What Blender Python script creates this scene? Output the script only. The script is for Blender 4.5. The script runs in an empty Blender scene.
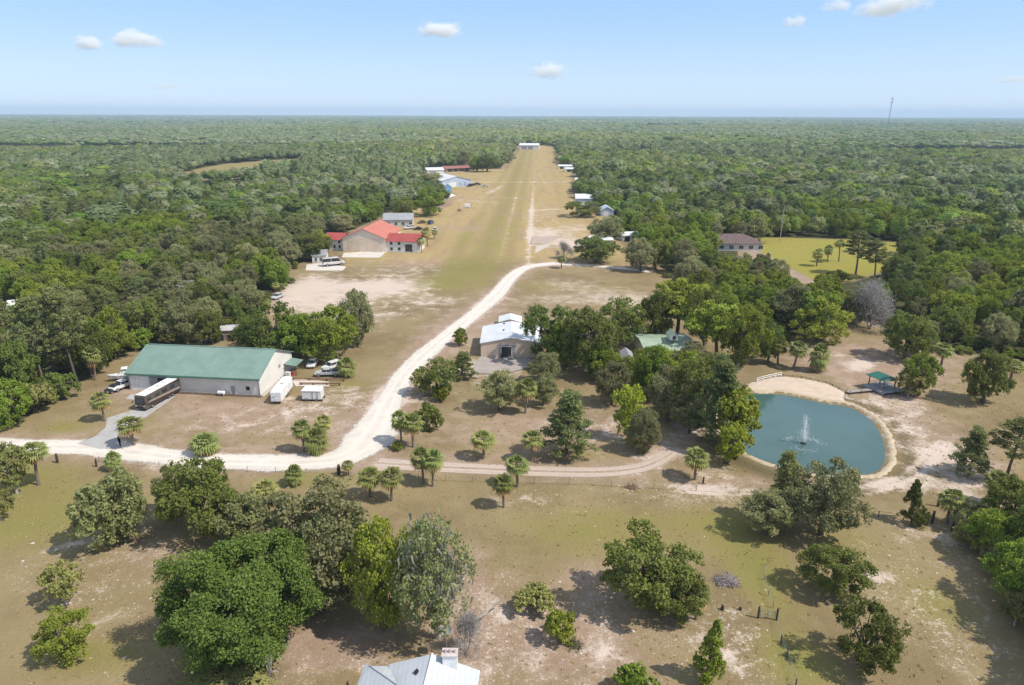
import bpy, bmesh, math, random
import numpy as np
from mathutils import Vector, Matrix
R = math.radians
sc = bpy.context.scene
col = sc.collection
rng = np.random.default_rng(11)
random.seed(5)
# ------------------------------------------------------------------ camera
F, H, HOR = 683.0, 60.0, 113.5
PITCH = math.atan((342.5 - HOR) / F)
ROLL = 0.0036
CP, SP = math.cos(PITCH), math.sin(PITCH)
def at(px, py, z=0.0):
    """ground point (at height z) seen at a photo pixel"""
    u = (px - 512) / F; v = (py - 342.5) / F
    u, v = u - ROLL * v, v + ROLL * u
    dy, dz = CP - v * SP, -SP - v * CP
    t = (z - H) / dz
    return Vector((u * t, dy * t, z))
def proj(p):
    x, y, z = p[0], p[1], p[2] - H
    d = y * CP - z * SP
    u = x / d; v = -(z * CP + y * SP) / d
    u, v = u + ROLL * v, v - ROLL * u
    return 512 + F * u, 342.5 + F * v, d
def zat(g, py):
    """height above ground point g that shows at picture row py"""
    lo, hi = 0.0, 58.0
    for _ in range(40):
        m = (lo + hi) / 2
        if proj((g[0], g[1], m))[1] > py: lo = m
        else: hi = m
    return lo
cam = bpy.data.cameras.new('camera'); cam.lens = F / 1024 * 36; cam.sensor_width = 36
cam.clip_start = 0.5; cam.clip_end = 80000
co = bpy.data.objects.new('camera', cam); col.objects.link(co)
co.matrix_world = Matrix.Translation((0, 0, H)) @ Matrix.Rotation(math.pi / 2 - PITCH, 4, 'X') @ Matrix.Rotation(ROLL, 4, 'Z')
sc.camera = co
# ------------------------------------------------------------------ light
SUN_EL, SUN_AZ = R(52), R(109)      # azimuth measured clockwise from +Y: the sun stands to the right, a little behind
S = Vector((math.sin(SUN_AZ) * math.cos(SUN_EL), math.cos(SUN_AZ) * math.cos(SUN_EL), math.sin(SUN_EL)))
w = bpy.data.worlds.new('World'); sc.world = w; w.use_nodes = True
nt = w.node_tree; bg = nt.nodes['Background']
sky = nt.nodes.new('ShaderNodeTexSky'); sky.sky_type = 'NISHITA'; sky.sun_disc = False
sky.sun_elevation = SUN_EL; sky.sun_rotation = SUN_AZ
sky.air_density = 1.0; sky.dust_density = 0.1; sky.ozone_density = 3.0; sky.altitude = 60
# Nishita sky largely overlaid with a made-up colour ramp by elevation
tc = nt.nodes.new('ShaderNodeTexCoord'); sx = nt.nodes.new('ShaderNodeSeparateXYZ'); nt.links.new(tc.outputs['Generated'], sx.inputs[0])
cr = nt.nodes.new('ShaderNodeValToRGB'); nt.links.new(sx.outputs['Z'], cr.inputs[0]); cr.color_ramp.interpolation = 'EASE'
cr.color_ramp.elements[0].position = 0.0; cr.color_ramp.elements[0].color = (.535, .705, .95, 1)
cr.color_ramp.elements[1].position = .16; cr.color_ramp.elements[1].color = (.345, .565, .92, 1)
e_ = cr.color_ramp.elements.new(.45); e_.color = (.48, .56, .72, 1)  # greyed overhead, out of view, to turn the fill light neutral
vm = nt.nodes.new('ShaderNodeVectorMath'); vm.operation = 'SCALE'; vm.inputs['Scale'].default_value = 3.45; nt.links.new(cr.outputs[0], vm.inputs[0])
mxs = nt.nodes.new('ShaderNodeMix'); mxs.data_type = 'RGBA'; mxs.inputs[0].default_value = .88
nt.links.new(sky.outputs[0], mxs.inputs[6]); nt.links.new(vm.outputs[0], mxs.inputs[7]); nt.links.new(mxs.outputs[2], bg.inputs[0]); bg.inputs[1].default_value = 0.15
sl = bpy.data.lights.new('sun', 'SUN'); sl.energy = 2.6; sl.angle = R(0.7); sl.color = (1, .94, .84)
so = bpy.data.objects.new('sun', sl); col.objects.link(so)
so.rotation_euler = (-S).to_track_quat('-Z', 'Y').to_euler(); so.location = (200, -50, 300)
sc.view_settings.view_transform = 'Standard'; sc.view_settings.look = 'None'
sc.view_settings.exposure = 0.97; sc.view_settings.gamma = 1
cy = sc.cycles
cy.max_bounces = 12; cy.diffuse_bounces = 3; cy.glossy_bounces = 2; cy.transmission_bounces = 3
cy.volume_bounces = 10; cy.transparent_max_bounces = 8; cy.caustics_reflective = False; cy.caustics_refractive = False
cy.use_denoising = True
# ------------------------------------------------------------------ materials
class NT:
    def __init__(s, name):
        s.m = bpy.data.materials.new(name); s.m.use_nodes = True
        s.t = s.m.node_tree; s.b = s.t.nodes['Principled BSDF']; s.o = s.t.nodes['Material Output']
    def n(s, typ, **kw):
        nd = s.t.nodes.new(typ)
        for k, v in kw.items():
            if k.startswith('i_'):
                key = k[2:]; key = int(key) if key.isdigit() else key
                nd.inputs[key].default_value = v
            else: setattr(nd, k, v)
        return nd
    def l(s, a, b): s.t.links.new(a, b)
    def coord(s): return s.n('ShaderNodeTexCoord').outputs['Object']
    def noise(s, vec, scale, detail=4, rough=.55, dist=0):
        q = s.n('ShaderNodeTexNoise'); q.inputs['Scale'].default_value = scale; q.inputs['Detail'].default_value = detail
        q.inputs['Roughness'].default_value = rough; q.inputs['Distortion'].default_value = dist
        s.l(vec, q.inputs['Vector']); return q.outputs['Fac']
    def ramp(s, v, a, b, smooth=True):
        q = s.n('ShaderNodeMapRange'); q.interpolation_type = 'SMOOTHSTEP' if smooth else 'LINEAR'
        q.inputs['From Min'].default_value = a; q.inputs['From Max'].default_value = b
        s.l(v, q.inputs['Value']); return q.outputs['Result']
    def math(s, op, a, b=None, c=None):
        q = s.n('ShaderNodeMath'); q.operation = op
        for i, x in enumerate((a, b, c)):
            if x is None: continue
            if isinstance(x, (int, float)): q.inputs[i].default_value = x
            else: s.l(x, q.inputs[i])
        return q.outputs[0]
    def mix(s, f, a, b):
        q = s.n('ShaderNodeMix'); q.data_type = 'RGBA'
        for k, x in ((0, f), (6, a), (7, b)):
            if isinstance(x, (int, float)): q.inputs[k].default_value = x
            elif isinstance(x, tuple): q.inputs[k].default_value = (*x, 1) if len(x) == 3 else x
            else: s.l(x, q.inputs[k])
        return q.outputs[2]
def plain(name, c, rough=.6, metal=0, spec=.4, var=.18, scale=1.2, grime=0.0):
    """painted / plain surface with soft dirt variation and a fine grain"""
    a = NT(name); v = a.coord()
    n1 = a.noise(v, scale, 5, .6); n2 = a.noise(v, scale * 14, 3)
    lo = tuple(x * (1 - var) for x in c); hi = tuple(min(1, x * (1 + var * .6)) for x in c)
    c1 = a.mix(a.ramp(n1, .3, .7), lo, hi)
    c1 = a.mix(a.math('MULTIPLY', a.ramp(n2, .45, .8), .12 + grime), c1, tuple(x * .55 for x in c))
    a.l(c1, a.b.inputs['Base Color']); a.b.inputs['Roughness'].default_value = rough
    a.b.inputs['Metallic'].default_value = metal; a.b.inputs['Specular IOR Level'].default_value = spec
    return a.m
def seams(name, c, axis=0, step=.6, rough=.45, var=.12, depth=.5, spec=.4):
    """standing-seam / ribbed sheet metal: thin ribs every `step` metres along a local axis"""
    a = NT(name); v = a.coord(); n1 = a.noise(v, .35, 5, .6)
    sep = a.n('ShaderNodeSeparateXYZ'); a.l(v, sep.inputs[0])
    f = a.math('FRACT', a.math('DIVIDE', sep.outputs[axis], step))
    rib = a.math('LESS_THAN', a.math('ABSOLUTE', a.math('SUBTRACT', f, .5)), .06)
    c1 = a.mix(a.ramp(n1, .3, .7), tuple(x * (1 - var) for x in c), tuple(min(1, x * (1 + var * .5)) for x in c))
    c1 = a.mix(a.math('MULTIPLY', rib, .25), c1, tuple(x * .6 for x in c))
    a.l(c1, a.b.inputs['Base Color']); a.b.inputs['Roughness'].default_value = rough
    a.b.inputs['Specular IOR Level'].default_value = spec
    bp = a.n('ShaderNodeBump'); bp.inputs['Strength'].default_value = depth; bp.inputs['Distance'].default_value = .05
    a.l(rib, bp.inputs['Height']); a.l(bp.outputs[0], a.b.inputs['Normal'])
    return a.m
def glass(name='window_glass', c=(.02, .025, .03)):
    a = NT(name); v = a.coord()
    a.l(a.mix(a.noise(v, 2), c, tuple(x * 2.2 for x in c)), a.b.inputs['Base Color'])
    a.b.inputs['Roughness'].default_value = .08; a.b.inputs['Specular IOR Level'].default_value = .6
    return a.m
GL = 2.3; HAZE = 9e-5
def leaf_mat(name, a_, b_, tr=.38, far=False, rnd=.8):
    """foliage: colour from a per-clump tint and a per-tree value; light comes through the leaves"""
    a = NT(name)
    tint = a.n('ShaderNodeAttribute', attribute_name='tint').outputs['Fac']
    if far: tree = a.n('ShaderNodeAttribute', attribute_name='tree').outputs['Fac']
    else: tree = a.n('ShaderNodeObjectInfo').outputs['Random']
    f = a.math('ADD', a.math('MULTIPLY', tint, 1 - rnd * .5), a.math('MULTIPLY', tree, rnd * .5))
    c1 = a.mix(f, tuple(x * GL for x in a_), tuple(x * GL for x in b_))
    hs = a.n('ShaderNodeHueSaturation'); a.l(c1, hs.inputs['Color'])
    a.l(a.math('ADD', a.math('MULTIPLY', a.math('FRACT', a.math('MULTIPLY', tree, 7.31)), .45), .78), hs.inputs['Value'])
    a.l(a.math('ADD', a.math('MULTIPLY', a.math('FRACT', a.math('MULTIPLY', tree, 3.77)), .035), .482), hs.inputs['Hue'])
    c1 = hs.outputs[0]
    a.l(c1, a.b.inputs['Base Color']); a.b.inputs['Roughness'].default_value = .6; a.b.inputs['Specular IOR Level'].default_value = .08
    t = a.n('ShaderNodeBsdfTranslucent'); a.l(c1, t.inputs['Color'])
    m = a.n('ShaderNodeMixShader'); m.inputs[0].default_value = tr
    a.l(a.b.outputs[0], m.inputs[1]); a.l(t.outputs[0], m.inputs[2]); a.l(m.outputs[0], a.o.inputs['Surface'])
    return a.m
LEAF_COL = {'deep': ((.042, .064, .012), (.106, .130, .030)),   # dark clump, light clump
 'oak': ((.050, .068, .014), (.112, .126, .034)), 'bright': ((.070, .098, .012), (.148, .170, .030)),
 'grey': ((.102, .108, .046), (.186, .180, .088)), 'pine': ((.078, .092, .034), (.140, .150, .058)),
 'yellow': ((.120, .145, .018), (.230, .235, .032)), 'palm': ((.070, .088, .024), (.185, .190, .070)),
 'moss': ((.095, .092, .072), (.165, .160, .128)), 'scrub': ((.090, .098, .028), (.165, .160, .058)),
 'feather': ((.110, .125, .048), (.185, .188, .084)), 'dead': ((.14, .09, .04), (.26, .18, .09)), 'bare': ((.110, .100, .098), (.190, .174, .168))}
LM = {k: leaf_mat(k + '_leaves', *v) for k, v in LEAF_COL.items()}
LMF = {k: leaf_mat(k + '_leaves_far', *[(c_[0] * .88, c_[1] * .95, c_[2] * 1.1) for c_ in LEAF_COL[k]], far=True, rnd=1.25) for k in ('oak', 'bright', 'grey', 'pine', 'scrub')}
BARK = plain('bark', (.15, .12, .095), .9, 0, .2, .35, 3)
PBARK = plain('palm_bark', (.22, .185, .15), .9, 0, .2, .3, 4)
PALEBARK = plain('pale_bark', (.42, .38, .34), .9, 0, .2, .3, 3)
# ------------------------------------------------------------------ mesh helpers
def tag(o, label=None, cat=None, group=None, kind=None):
    if label: o['label'] = label
    if cat: o['category'] = cat
    if group: o['group'] = group
    if kind: o['kind'] = kind
    return o
def empty(name, loc, rz=0, label=None, cat=None, group=None):
    o = bpy.data.objects.new(name, None); col.objects.link(o); o.empty_display_size = .2
    o.location = loc; o.rotation_euler = (0, 0, rz)
    return tag(o, label, cat, group)
def link(name, me, parent=None, loc=None):
    o = bpy.data.objects.new(name, me); col.objects.link(o)
    if parent: o.parent = parent
    if loc is not None: o.location = loc
    return o
def mesh_np(name, V, faces, mats, attrs=None, mi=None):
    """faces: list of (n, k) int arrays, each of one polygon size"""
    me = bpy.data.meshes.new(name)
    V = np.ascontiguousarray(V, np.float32)
    me.vertices.add(len(V)); me.vertices.foreach_set('co', V.ravel())
    li = np.concatenate([f.ravel() for f in faces]).astype(np.int32)
    st, s0 = [], 0
    for f in faces:
        st.append(s0 + np.arange(len(f)) * f.shape[1]); s0 += f.size
    st = np.concatenate(st).astype(np.int32)
    me.loops.add(len(li)); me.loops.foreach_set('vertex_index', li)
    me.polygons.add(len(st)); me.polygons.foreach_set('loop_start', st)
    if mi is not None: me.polygons.foreach_set('material_index', np.asarray(mi, np.int32))
    for m in mats: me.materials.append(m)
    me.update(calc_edges=True)
    for k, v in (attrs or {}).items():
        at_ = me.attributes.new(k, 'FLOAT', 'FACE'); at_.data.foreach_set('value', np.asarray(v, np.float32))
    return me
class MB:
    """collects boxes, prisms and tubes; build() links them as ONE mesh object"""
    def __init__(s): s.v = []; s.f = []
    def add(s, vs, fs):
        b = len(s.v); s.v += [tuple(x) for x in vs]; s.f += [tuple(i + b for i in f) for f in fs]; return s
    def box(s, x0, x1, y0, y1, z0, z1):
        return s.add([(x0,y0,z0),(x1,y0,z0),(x1,y1,z0),(x0,y1,z0),(x0,y0,z1),(x1,y0,z1),(x1,y1,z1),(x0,y1,z1)],
                     [(0,3,2,1),(4,5,6,7),(0,1,5,4),(1,2,6,5),(2,3,7,6),(3,0,4,7)])
    def prism(s, poly, axis, a, b):
        """2D outline extruded along an axis: 'x' -> (y,z), 'y' -> (x,z), 'z' -> (x,y)"""
        n = len(poly)
        def P(p, t): return {'x': (t, p[0], p[1]), 'y': (p[0], t, p[1]), 'z': (p[0], p[1], t)}[axis]
        return s.add([P(p, a) for p in poly] + [P(p, b) for p in poly],
                     [tuple(range(n))[::-1], tuple(range(n, 2*n))] + [(i, (i+1) % n, n + (i+1) % n, n + i) for i in range(n)])
    def tube(s, pts, rad, seg=7):
        pts = [Vector(p) for p in pts]; rad = rad if hasattr(rad, '__len__') else [rad] * len(pts)
        vs, fs = [], []
        for i, p in enumerate(pts):
            d = (pts[min(i+1, len(pts)-1)] - pts[max(i-1, 0)]).normalized()
            u = d.cross(Vector((0, 0, 1)) if abs(d.z) < .9 else Vector((1, 0, 0))).normalized(); q = d.cross(u)
            for k in range(seg):
                a = 2 * math.pi * k / seg; vs.append(p + (u * math.cos(a) + q * math.sin(a)) * rad[i])
        for i in range(len(pts) - 1):
            for k in range(seg):
                k2 = (k + 1) % seg; fs.append((i*seg+k, i*seg+k2, (i+1)*seg+k2, (i+1)*seg+k))
        fs.append(tuple(range(seg))[::-1]); fs.append(tuple(range((len(pts)-1)*seg, len(pts)*seg)))
        return s.add(vs, fs)
    def slab(s, quad, t):
        """four corner points made into a plate of thickness t (downwards)"""
        q = [Vector(p) for p in quad]; n = len(q)
        return s.add(q + [p - Vector((0, 0, t)) for p in q], [tuple(range(n)), tuple(range(n, 2*n))[::-1]] + [(i, n+i, n+(i+1) % n, (i+1) % n) for i in range(n)])
    def mesh(s, name, mat, bevel=0):
        bm = bmesh.new()
        vs = [bm.verts.new(v) for v in s.v]
        for f in s.f:
            try: bm.faces.new([vs[i] for i in f])
            except ValueError: pass
        bmesh.ops.recalc_face_normals(bm, faces=bm.faces)
        if bevel: bmesh.ops.bevel(bm, geom=list(bm.edges), offset=bevel, segments=2, affect='EDGES', profile=.6)
        me = bpy.data.meshes.new(name); bm.to_mesh(me); bm.free(); me.materials.append(mat); return me
    def build(s, name, mat, parent=None, bevel=0, loc=None): return link(name, s.mesh(name, mat, bevel), parent, loc)
def copy_tree(o, parent=None):
    c = o.copy(); col.objects.link(c)
    if parent: c.parent = parent
    for ch in [x for x in KIDS.get(o.name, ())]: copy_tree(ch, c)
    return c
KIDS = {}
def kids(o): KIDS[o.name] = list(o.children); [kids(c) for c in o.children]
def in_poly(x, y, poly):
    ins = np.zeros(x.shape, bool); n = len(poly)
    for i in range(n):
        (x0, y0), (x1, y1) = poly[i], poly[(i+1) % n]
        if y0 == y1: continue
        c = ((y0 > y) != (y1 > y)) & (x < (x1 - x0) * (y - y0) / (y1 - y0) + x0)
        ins ^= c
    return ins
def d_line(x, y, pts, closed=False):
    d = np.full(x.shape, 1e9); pts = list(pts) + ([pts[0]] if closed else [])
    for (x0, y0), (x1, y1) in zip(pts, pts[1:]):
        dx, dy = x1 - x0, y1 - y0; L = dx*dx + dy*dy + 1e-9
        t = np.clip(((x - x0)*dx + (y - y0)*dy) / L, 0, 1)
        d = np.minimum(d, np.hypot(x - x0 - t*dx, y - y0 - t*dy))
    return d
def sdf(x, y, poly):
    d = d_line(x, y, poly, True); return np.where(in_poly(x, y, poly), -d, d)
def W(*px): return [tuple(at(a, b)[:2]) for a, b in px]
def smooth_line(pts, n=8):
    out = []
    P = [pts[0]] + list(pts) + [pts[-1]]
    for i in range(1, len(P) - 2):
        for k in range(n):
            t = k / n; a, b, c, d = (np.array(P[i+j], float) for j in (-1, 0, 1, 2))
            out.append(tuple(.5*((2*b) + (-a+c)*t + (2*a-5*b+4*c-d)*t*t + (-a+3*b-3*c+d)*t**3)))
    out.append(tuple(pts[-1])); return out
# ------------------------------------------------------------------ ground regions
CLEAR = W((-260,760),(-300,470),(-120,440),(0,438),(28,425),(62,403),(98,378),(118,364),(140,352),(205,346),(214,331),(240,331),(250,345),(262,318),(268,300),(285,288),
 (292,272),(304,264),(322,262),(330,250),(340,238),(352,231),(378,220),(386,214),(402,211),(408,204),(432,209),(440,205),(446,194),(422,193),(424,172),(440,167),(455,168.5),(500,169),(506,160),(514,151),(516,146),
 (537,145),(556,146.5),(557,163),(578,171),(578,182),(575,194),(598,212),(616,216),(622,236),(636,244),(650,262),(668,272),(676,290),(690,318),(706,330),(760,345),(800,335),(850,318),(872,321),
 (884,328),(930,346),(960,352),(1004,354),(1060,372),(1160,400),(1250,440),(1250,470),(1045,482),(1010,500),(962,516),(966,535),(990,562),(1014,602),(1060,640),(1110,700),(1300,900),(300,1100))
LAWN = W((738,241),(765,235),(890,238),(900,243),(886,268),(850,279),(800,283),(768,266),(742,262))
FAR_FIELD = W((170,179),(215,167),(262,162),(306,160),(300,171),(262,176),(240,181),(205,182),(182,187))
FAR_FIELD2 = W((640,124.5),(700,123.5),(700,125),(645,126.5))
POND = W((733,398),(746,391),(759,391.5),(781,392),(801,395.5),(822,400),(846,403.5),(860,409),(872,417),(881,428),(886.5,442),(888,455),(884,466),(874,472),(858,474),(832,474),(800,470),(772,463),(752,455),(737,446),(726,436),(720,424),(722,409))
POND = [p[:2] for p in smooth_line(POND + POND[:1], 4)][:-1]
BEACH = W((748,384),(760,379),(781,375),(801,377),(826,382),(845,391),(846,402),(833,401.5),(822,398.5),(801,393.5),(781,390),(759,389.5),(746,389.5))
ROAD = smooth_line(W((-200,436),(-80,446),(0,449),(50,450),(100,451),(150,457),(200,462),(250,464),(300,464),(338,460),(362,448),(377,428),(386,408),(396,390),(409,371),(426,354),(447,336),(471,317),(495,296),(510,278),(524,268),(541,264.5),(556,263.2)))
TRACK = smooth_line(W((378,464),(430,467),(480,469),(540,471),(600,471.5),(635,468),(655,462),(668,455),(678,448)))
TRACK2 = smooth_line(W((556,263.5),(590,265),(625,268),(652,271)))
FIELDTRACK = smooth_line(W((640,484),(690,488),(740,489),(800,494),(860,490),(905,476),(930,455),(945,440)))
xs = np.concatenate([-np.geomspace(13500, 262, 60)[:-1], np.arange(-260, -120, 2), np.arange(-120, 120, .8), np.arange(120, 260, 2), np.geomspace(262, 13500, 60)])
ys = np.concatenate([[-3000, -600, -100, 0, 20], np.arange(36, 170, .8), np.arange(170, 300, 1.5), np.arange(300, 700, 4), np.arange(700, 1300, 10), np.geomspace(1310, 15000, 50)])
GX, GY = np.meshgrid(xs, ys); gx, gy = GX.ravel(), GY.ravel()
near = (np.abs(gx) < 300) & (gy < 400)
def sm(d, a, b):
    t = np.clip((d - a) / (b - a), 0, 1); return t * t * (3 - 2 * t)
dcl = sdf(gx, gy, CLEAR); dlawn = sdf(gx, gy, LAWN); dff = sdf(gx, gy, FAR_FIELD); dff2 = sdf(gx, gy, FAR_FIELD2)
dpond = np.where(near, sdf(gx, gy, POND), 999.)
droad = d_line(gx, gy, ROAD); dtrack = d_line(gx, gy, TRACK); dft = d_line(gx, gy, FIELDTRACK)
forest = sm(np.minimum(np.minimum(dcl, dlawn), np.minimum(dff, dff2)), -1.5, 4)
def blob(x, y, rx, ry, tilt=0, soft=.9):
    c = at(x, y); k = (c.y / CP) / F
    ra = rx * k; rb = max(abs(at(x, y - ry).y - c.y), abs(at(x, y + ry).y - c.y))
    dx, dy = gx - c.x, gy - c.y; t = R(tilt)
    u = (dx*math.cos(t) + dy*math.sin(t)) / ra; v = (-dx*math.sin(t) + dy*math.cos(t)) / rb
    return np.exp(-(u*u + v*v) * soft)
sand = np.zeros_like(gx); green = np.zeros_like(gx); speck = np.zeros_like(gx); pink = np.zeros_like(gx); golden = np.zeros_like(gx)
for a in ((330,305,40,12,0,.7),(400,288,40,10,0,.6),(355,287,40,7,0,.6),(300,290,26,18,0,.75),(430,303,34,8,0,.5),(375,318,40,7,0,.45),(470,205,40,10,0,.3),(545,215,22,10,0,.35),(520,320,40,8,0,.35),(600,290,60,10,0,.35),(560,240,30,8,0,.5),(330,322,30,8,0,.4),(405,270,60,8,0,.4),(300,404,60,9,0,.35),(240,425,90,12,0,.35),(235,394,40,6,0,.3),(420,400,24,10,0,.5),(350,395,40,10,0,.45),
 (915,425,36,42,0,.46),(890,482,60,10,0,.45),(965,488,34,18,0,.45),(930,455,30,16,0,.42),(861,363,13,9,-50,.95),(872,321,10,4,0,.85),(838,352,16,6,0,.5),(800,484,40,8,0,.5),(705,489,34,7,0,.55),(715,470,30,12,0,.5),
 (70,548,44,5,35,.6),(112,505,26,5,35,.5),(160,470,30,4,0,.4),(925,530,26,7,-40,.6),(880,572,30,7,-30,.55),(950,560,20,7,-50,.5),(985,600,16,18,0,.4),(600,267,50,5,0,.45),(640,258,12,6,0,.6),(500,371,26,8,0,.7),
 (690,430,28,9,0,.6),(688,420,18,6,0,.5),(600,432,46,10,0,.35),(650,455,40,8,0,.45),(560,282,40,6,0,.35),(545,300,60,7,0,.4),(640,300,40,8,0,.45),(470,345,18,8,0,.4),(380,470,20,5,0,.6),(540,232,18,5,0,.5),(575,245,22,5,0,.55),(580,228,22,5,0,.45),
 (480,365,22,8,0,.5),(455,372,26,8,0,.3),(940,376,22,8,0,.35),(905,400,30,8,0,.4),(990,470,16,8,0,.4),(20,470,30,4,0,.3),(100,625,30,5,40,.35),(130,640,30,5,60,.45),(690,620,12,6,0,.5),(530,500,22,5,0,.35),(500,500,12,4,0,.4),(600,655,60,16,0,.3),(730,650,30,22,0,.3)):
    sand += blob(*a[:5]) * a[5]
for a in ((40,520,90,36,0,.65),(20,480,50,16,0,.5),(210,590,50,16,0,.3),(600,530,110,28,0,.55),(760,565,40,40,0,.75),(850,540,50,20,0,.4),(800,660,50,30,0,.75),(940,600,40,30,0,.55),(730,520,60,16,0,.4),(65,430,30,7,0,.55),(310,480,60,10,0,.5),
 (985,375,24,9,0,.7),(430,285,40,10,0,.5),(470,270,30,10,0,.6),(395,300,60,5,0,.2),(90,660,70,20,0,.6),(580,455,50,8,0,.4),(620,440,30,6,0,.3),(350,385,24,6,0,.5),(240,385,40,3,0,.3),(870,420,12,20,0,.2),(560,285,70,5,0,.45),(435,240,30,14,0,.3),(480,478,60,10,0,.3)):
    green += blob(*a[:5]) * a[5]
for a in ((580,640,120,46,0,1),(350,665,80,26,0,.8),(480,620,40,60,0,.9),(130,575,60,50,0,.7),(60,560,60,40,0,.5),(740,640,40,50,0,1),(890,575,50,40,0,.7),(940,540,40,30,0,.7),(640,450,60,30,0,.5),(580,420,80,20,0,.5),(280,425,120,16,0,.5),(900,430,60,60,0,.7),(700,490,60,16,0,.8),(540,500,70,16,0,.5),(330,400,60,20,0,.5),(370,300,80,30,0,.5),(480,380,40,16,0,.6),(960,640,80,40,0,.7)):
    speck += blob(*a[:5]) * a[5]
for a in ((580,640,110,44,0,.7),(470,610,40,60,0,.7),(330,650,80,24,0,.9),(600,575,60,20,0,.5),(300,425,150,18,0,.5),(560,330,100,30,0,.5),(450,330,40,20,0,.3),(880,360,90,22,0,.8),(930,430,50,50,0,.55),(150,560,60,30,0,.4),(560,430,120,24,0,.55),(240,410,60,12,0,.6),(560,230,40,16,0,.7),(470,205,50,14,0,.5),(400,262,60,10,0,.3),(740,480,80,8,0,.5),(150,395,60,14,0,.6)):
    pink += blob(*a[:5]) * a[5]
# airstrip: golden grass with green mown stripes and pale wheel tracks
golden = sm(-dcl, 2, 12) * sm(gy, 240, 330)
A0, A1 = at(478, 265), at(523, 150)
u_ = ((gx - A0.x) * (A1.y - A0.y) - (gy - A0.y) * (A1.x - A0.x)) / (A1 - A0).length     # metres to the right of the strip's left mown stripe
on = sm(gy, 262, 300)
green += on * (np.exp(-((u_ - 1) / 8)**2) * .52 + np.exp(-((u_ - 13) / 4)**2) * .32 + np.exp(-((u_ + 12) / 4)**2) * .3 + np.exp(-((u_ - 40) / 4)**2) * .25)
sand += on * (np.exp(-((u_ - 20.5) / 1.8)**2) * .52 + np.exp(-((u_ - 8) / 1.3)**2) * .34) * (1 - .45 * sm(gy, 500, 900))
pink += on * (np.exp(-((u_ - 32) / 11)**2) * .8 + np.exp(-((u_ + 24) / 12)**2) * .7); speck += on * .35
for (a, b, k, wd) in (((470,182.5),(580,181.5),.65,4),((500,186),(488,193),.5,5),((530,210.5),(580,207),.4,3),((470,197),(520,198),.3,4),((455,200),(500,203),.25,4),((400,193),(450,193),.5,4)):
    sand += np.exp(-(d_line(gx, gy, W(a, b)) / wd)**2) * k
sand += np.exp(-(np.maximum(droad - 2.2, 0) / 1.7)**2) * .55 + np.exp(-(dtrack / 2.2)**2) * .45 + np.exp(-(np.abs(dft - .8) / .7)**2) * .35
pink += np.exp(-(np.maximum(droad - 2, 0) / 5)**2) * .5 + np.exp(-(dtrack / 5)**2) * .4
green += sm(-dff, 0, 6) * .6
lawn = sm(-dlawn, -1, 2) * sm(gx, at(768, 262).x, at(800, 262).x); golden = np.maximum(golden, sm(-dff, 0, 10) * .8); golden = np.maximum(golden, sm(-dff2, 0, 10) * .8)
pink += sm(-dlawn, 0, 3) * (1 - lawn)
ph = np.sin(gx * .021 + 1.3) * np.cos(gy * .017) + .6 * np.sin(gx * .05 - gy * .043)
gz = np.where(near & (gy > 30), .14 * ph * sm(dpond, 4, 14) * sm(droad, 3, 12), 0)
gz = gz * sm(np.minimum(np.minimum(d_line(gx, gy, W((131,392),(261,397),(291,370),(170,370)), True), d_line(gx, gy, TRACK)), d_line(gx, gy, W((481,357),(540,357),(540,330),(481,330)), True)), 1, 9)
gz = np.where(near, np.where(dpond < 0, -1.6 * sm(-dpond, -.2, 4.0) + .12, .30 * (1 - sm(dpond, 1.6, 5.5)) + .12 * (1 - sm(dpond, 0, 6)) + gz), gz)
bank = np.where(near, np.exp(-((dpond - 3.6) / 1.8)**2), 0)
V = np.stack([gx, gy, gz], 1); nx = len(xs); ny = len(ys)
ii = np.arange(nx * ny).reshape(ny, nx)
Q = np.stack([ii[:-1, :-1].ravel(), ii[:-1, 1:].ravel(), ii[1:, 1:].ravel(), ii[1:, :-1].ravel()], 1)
GK = 1.14
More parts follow.
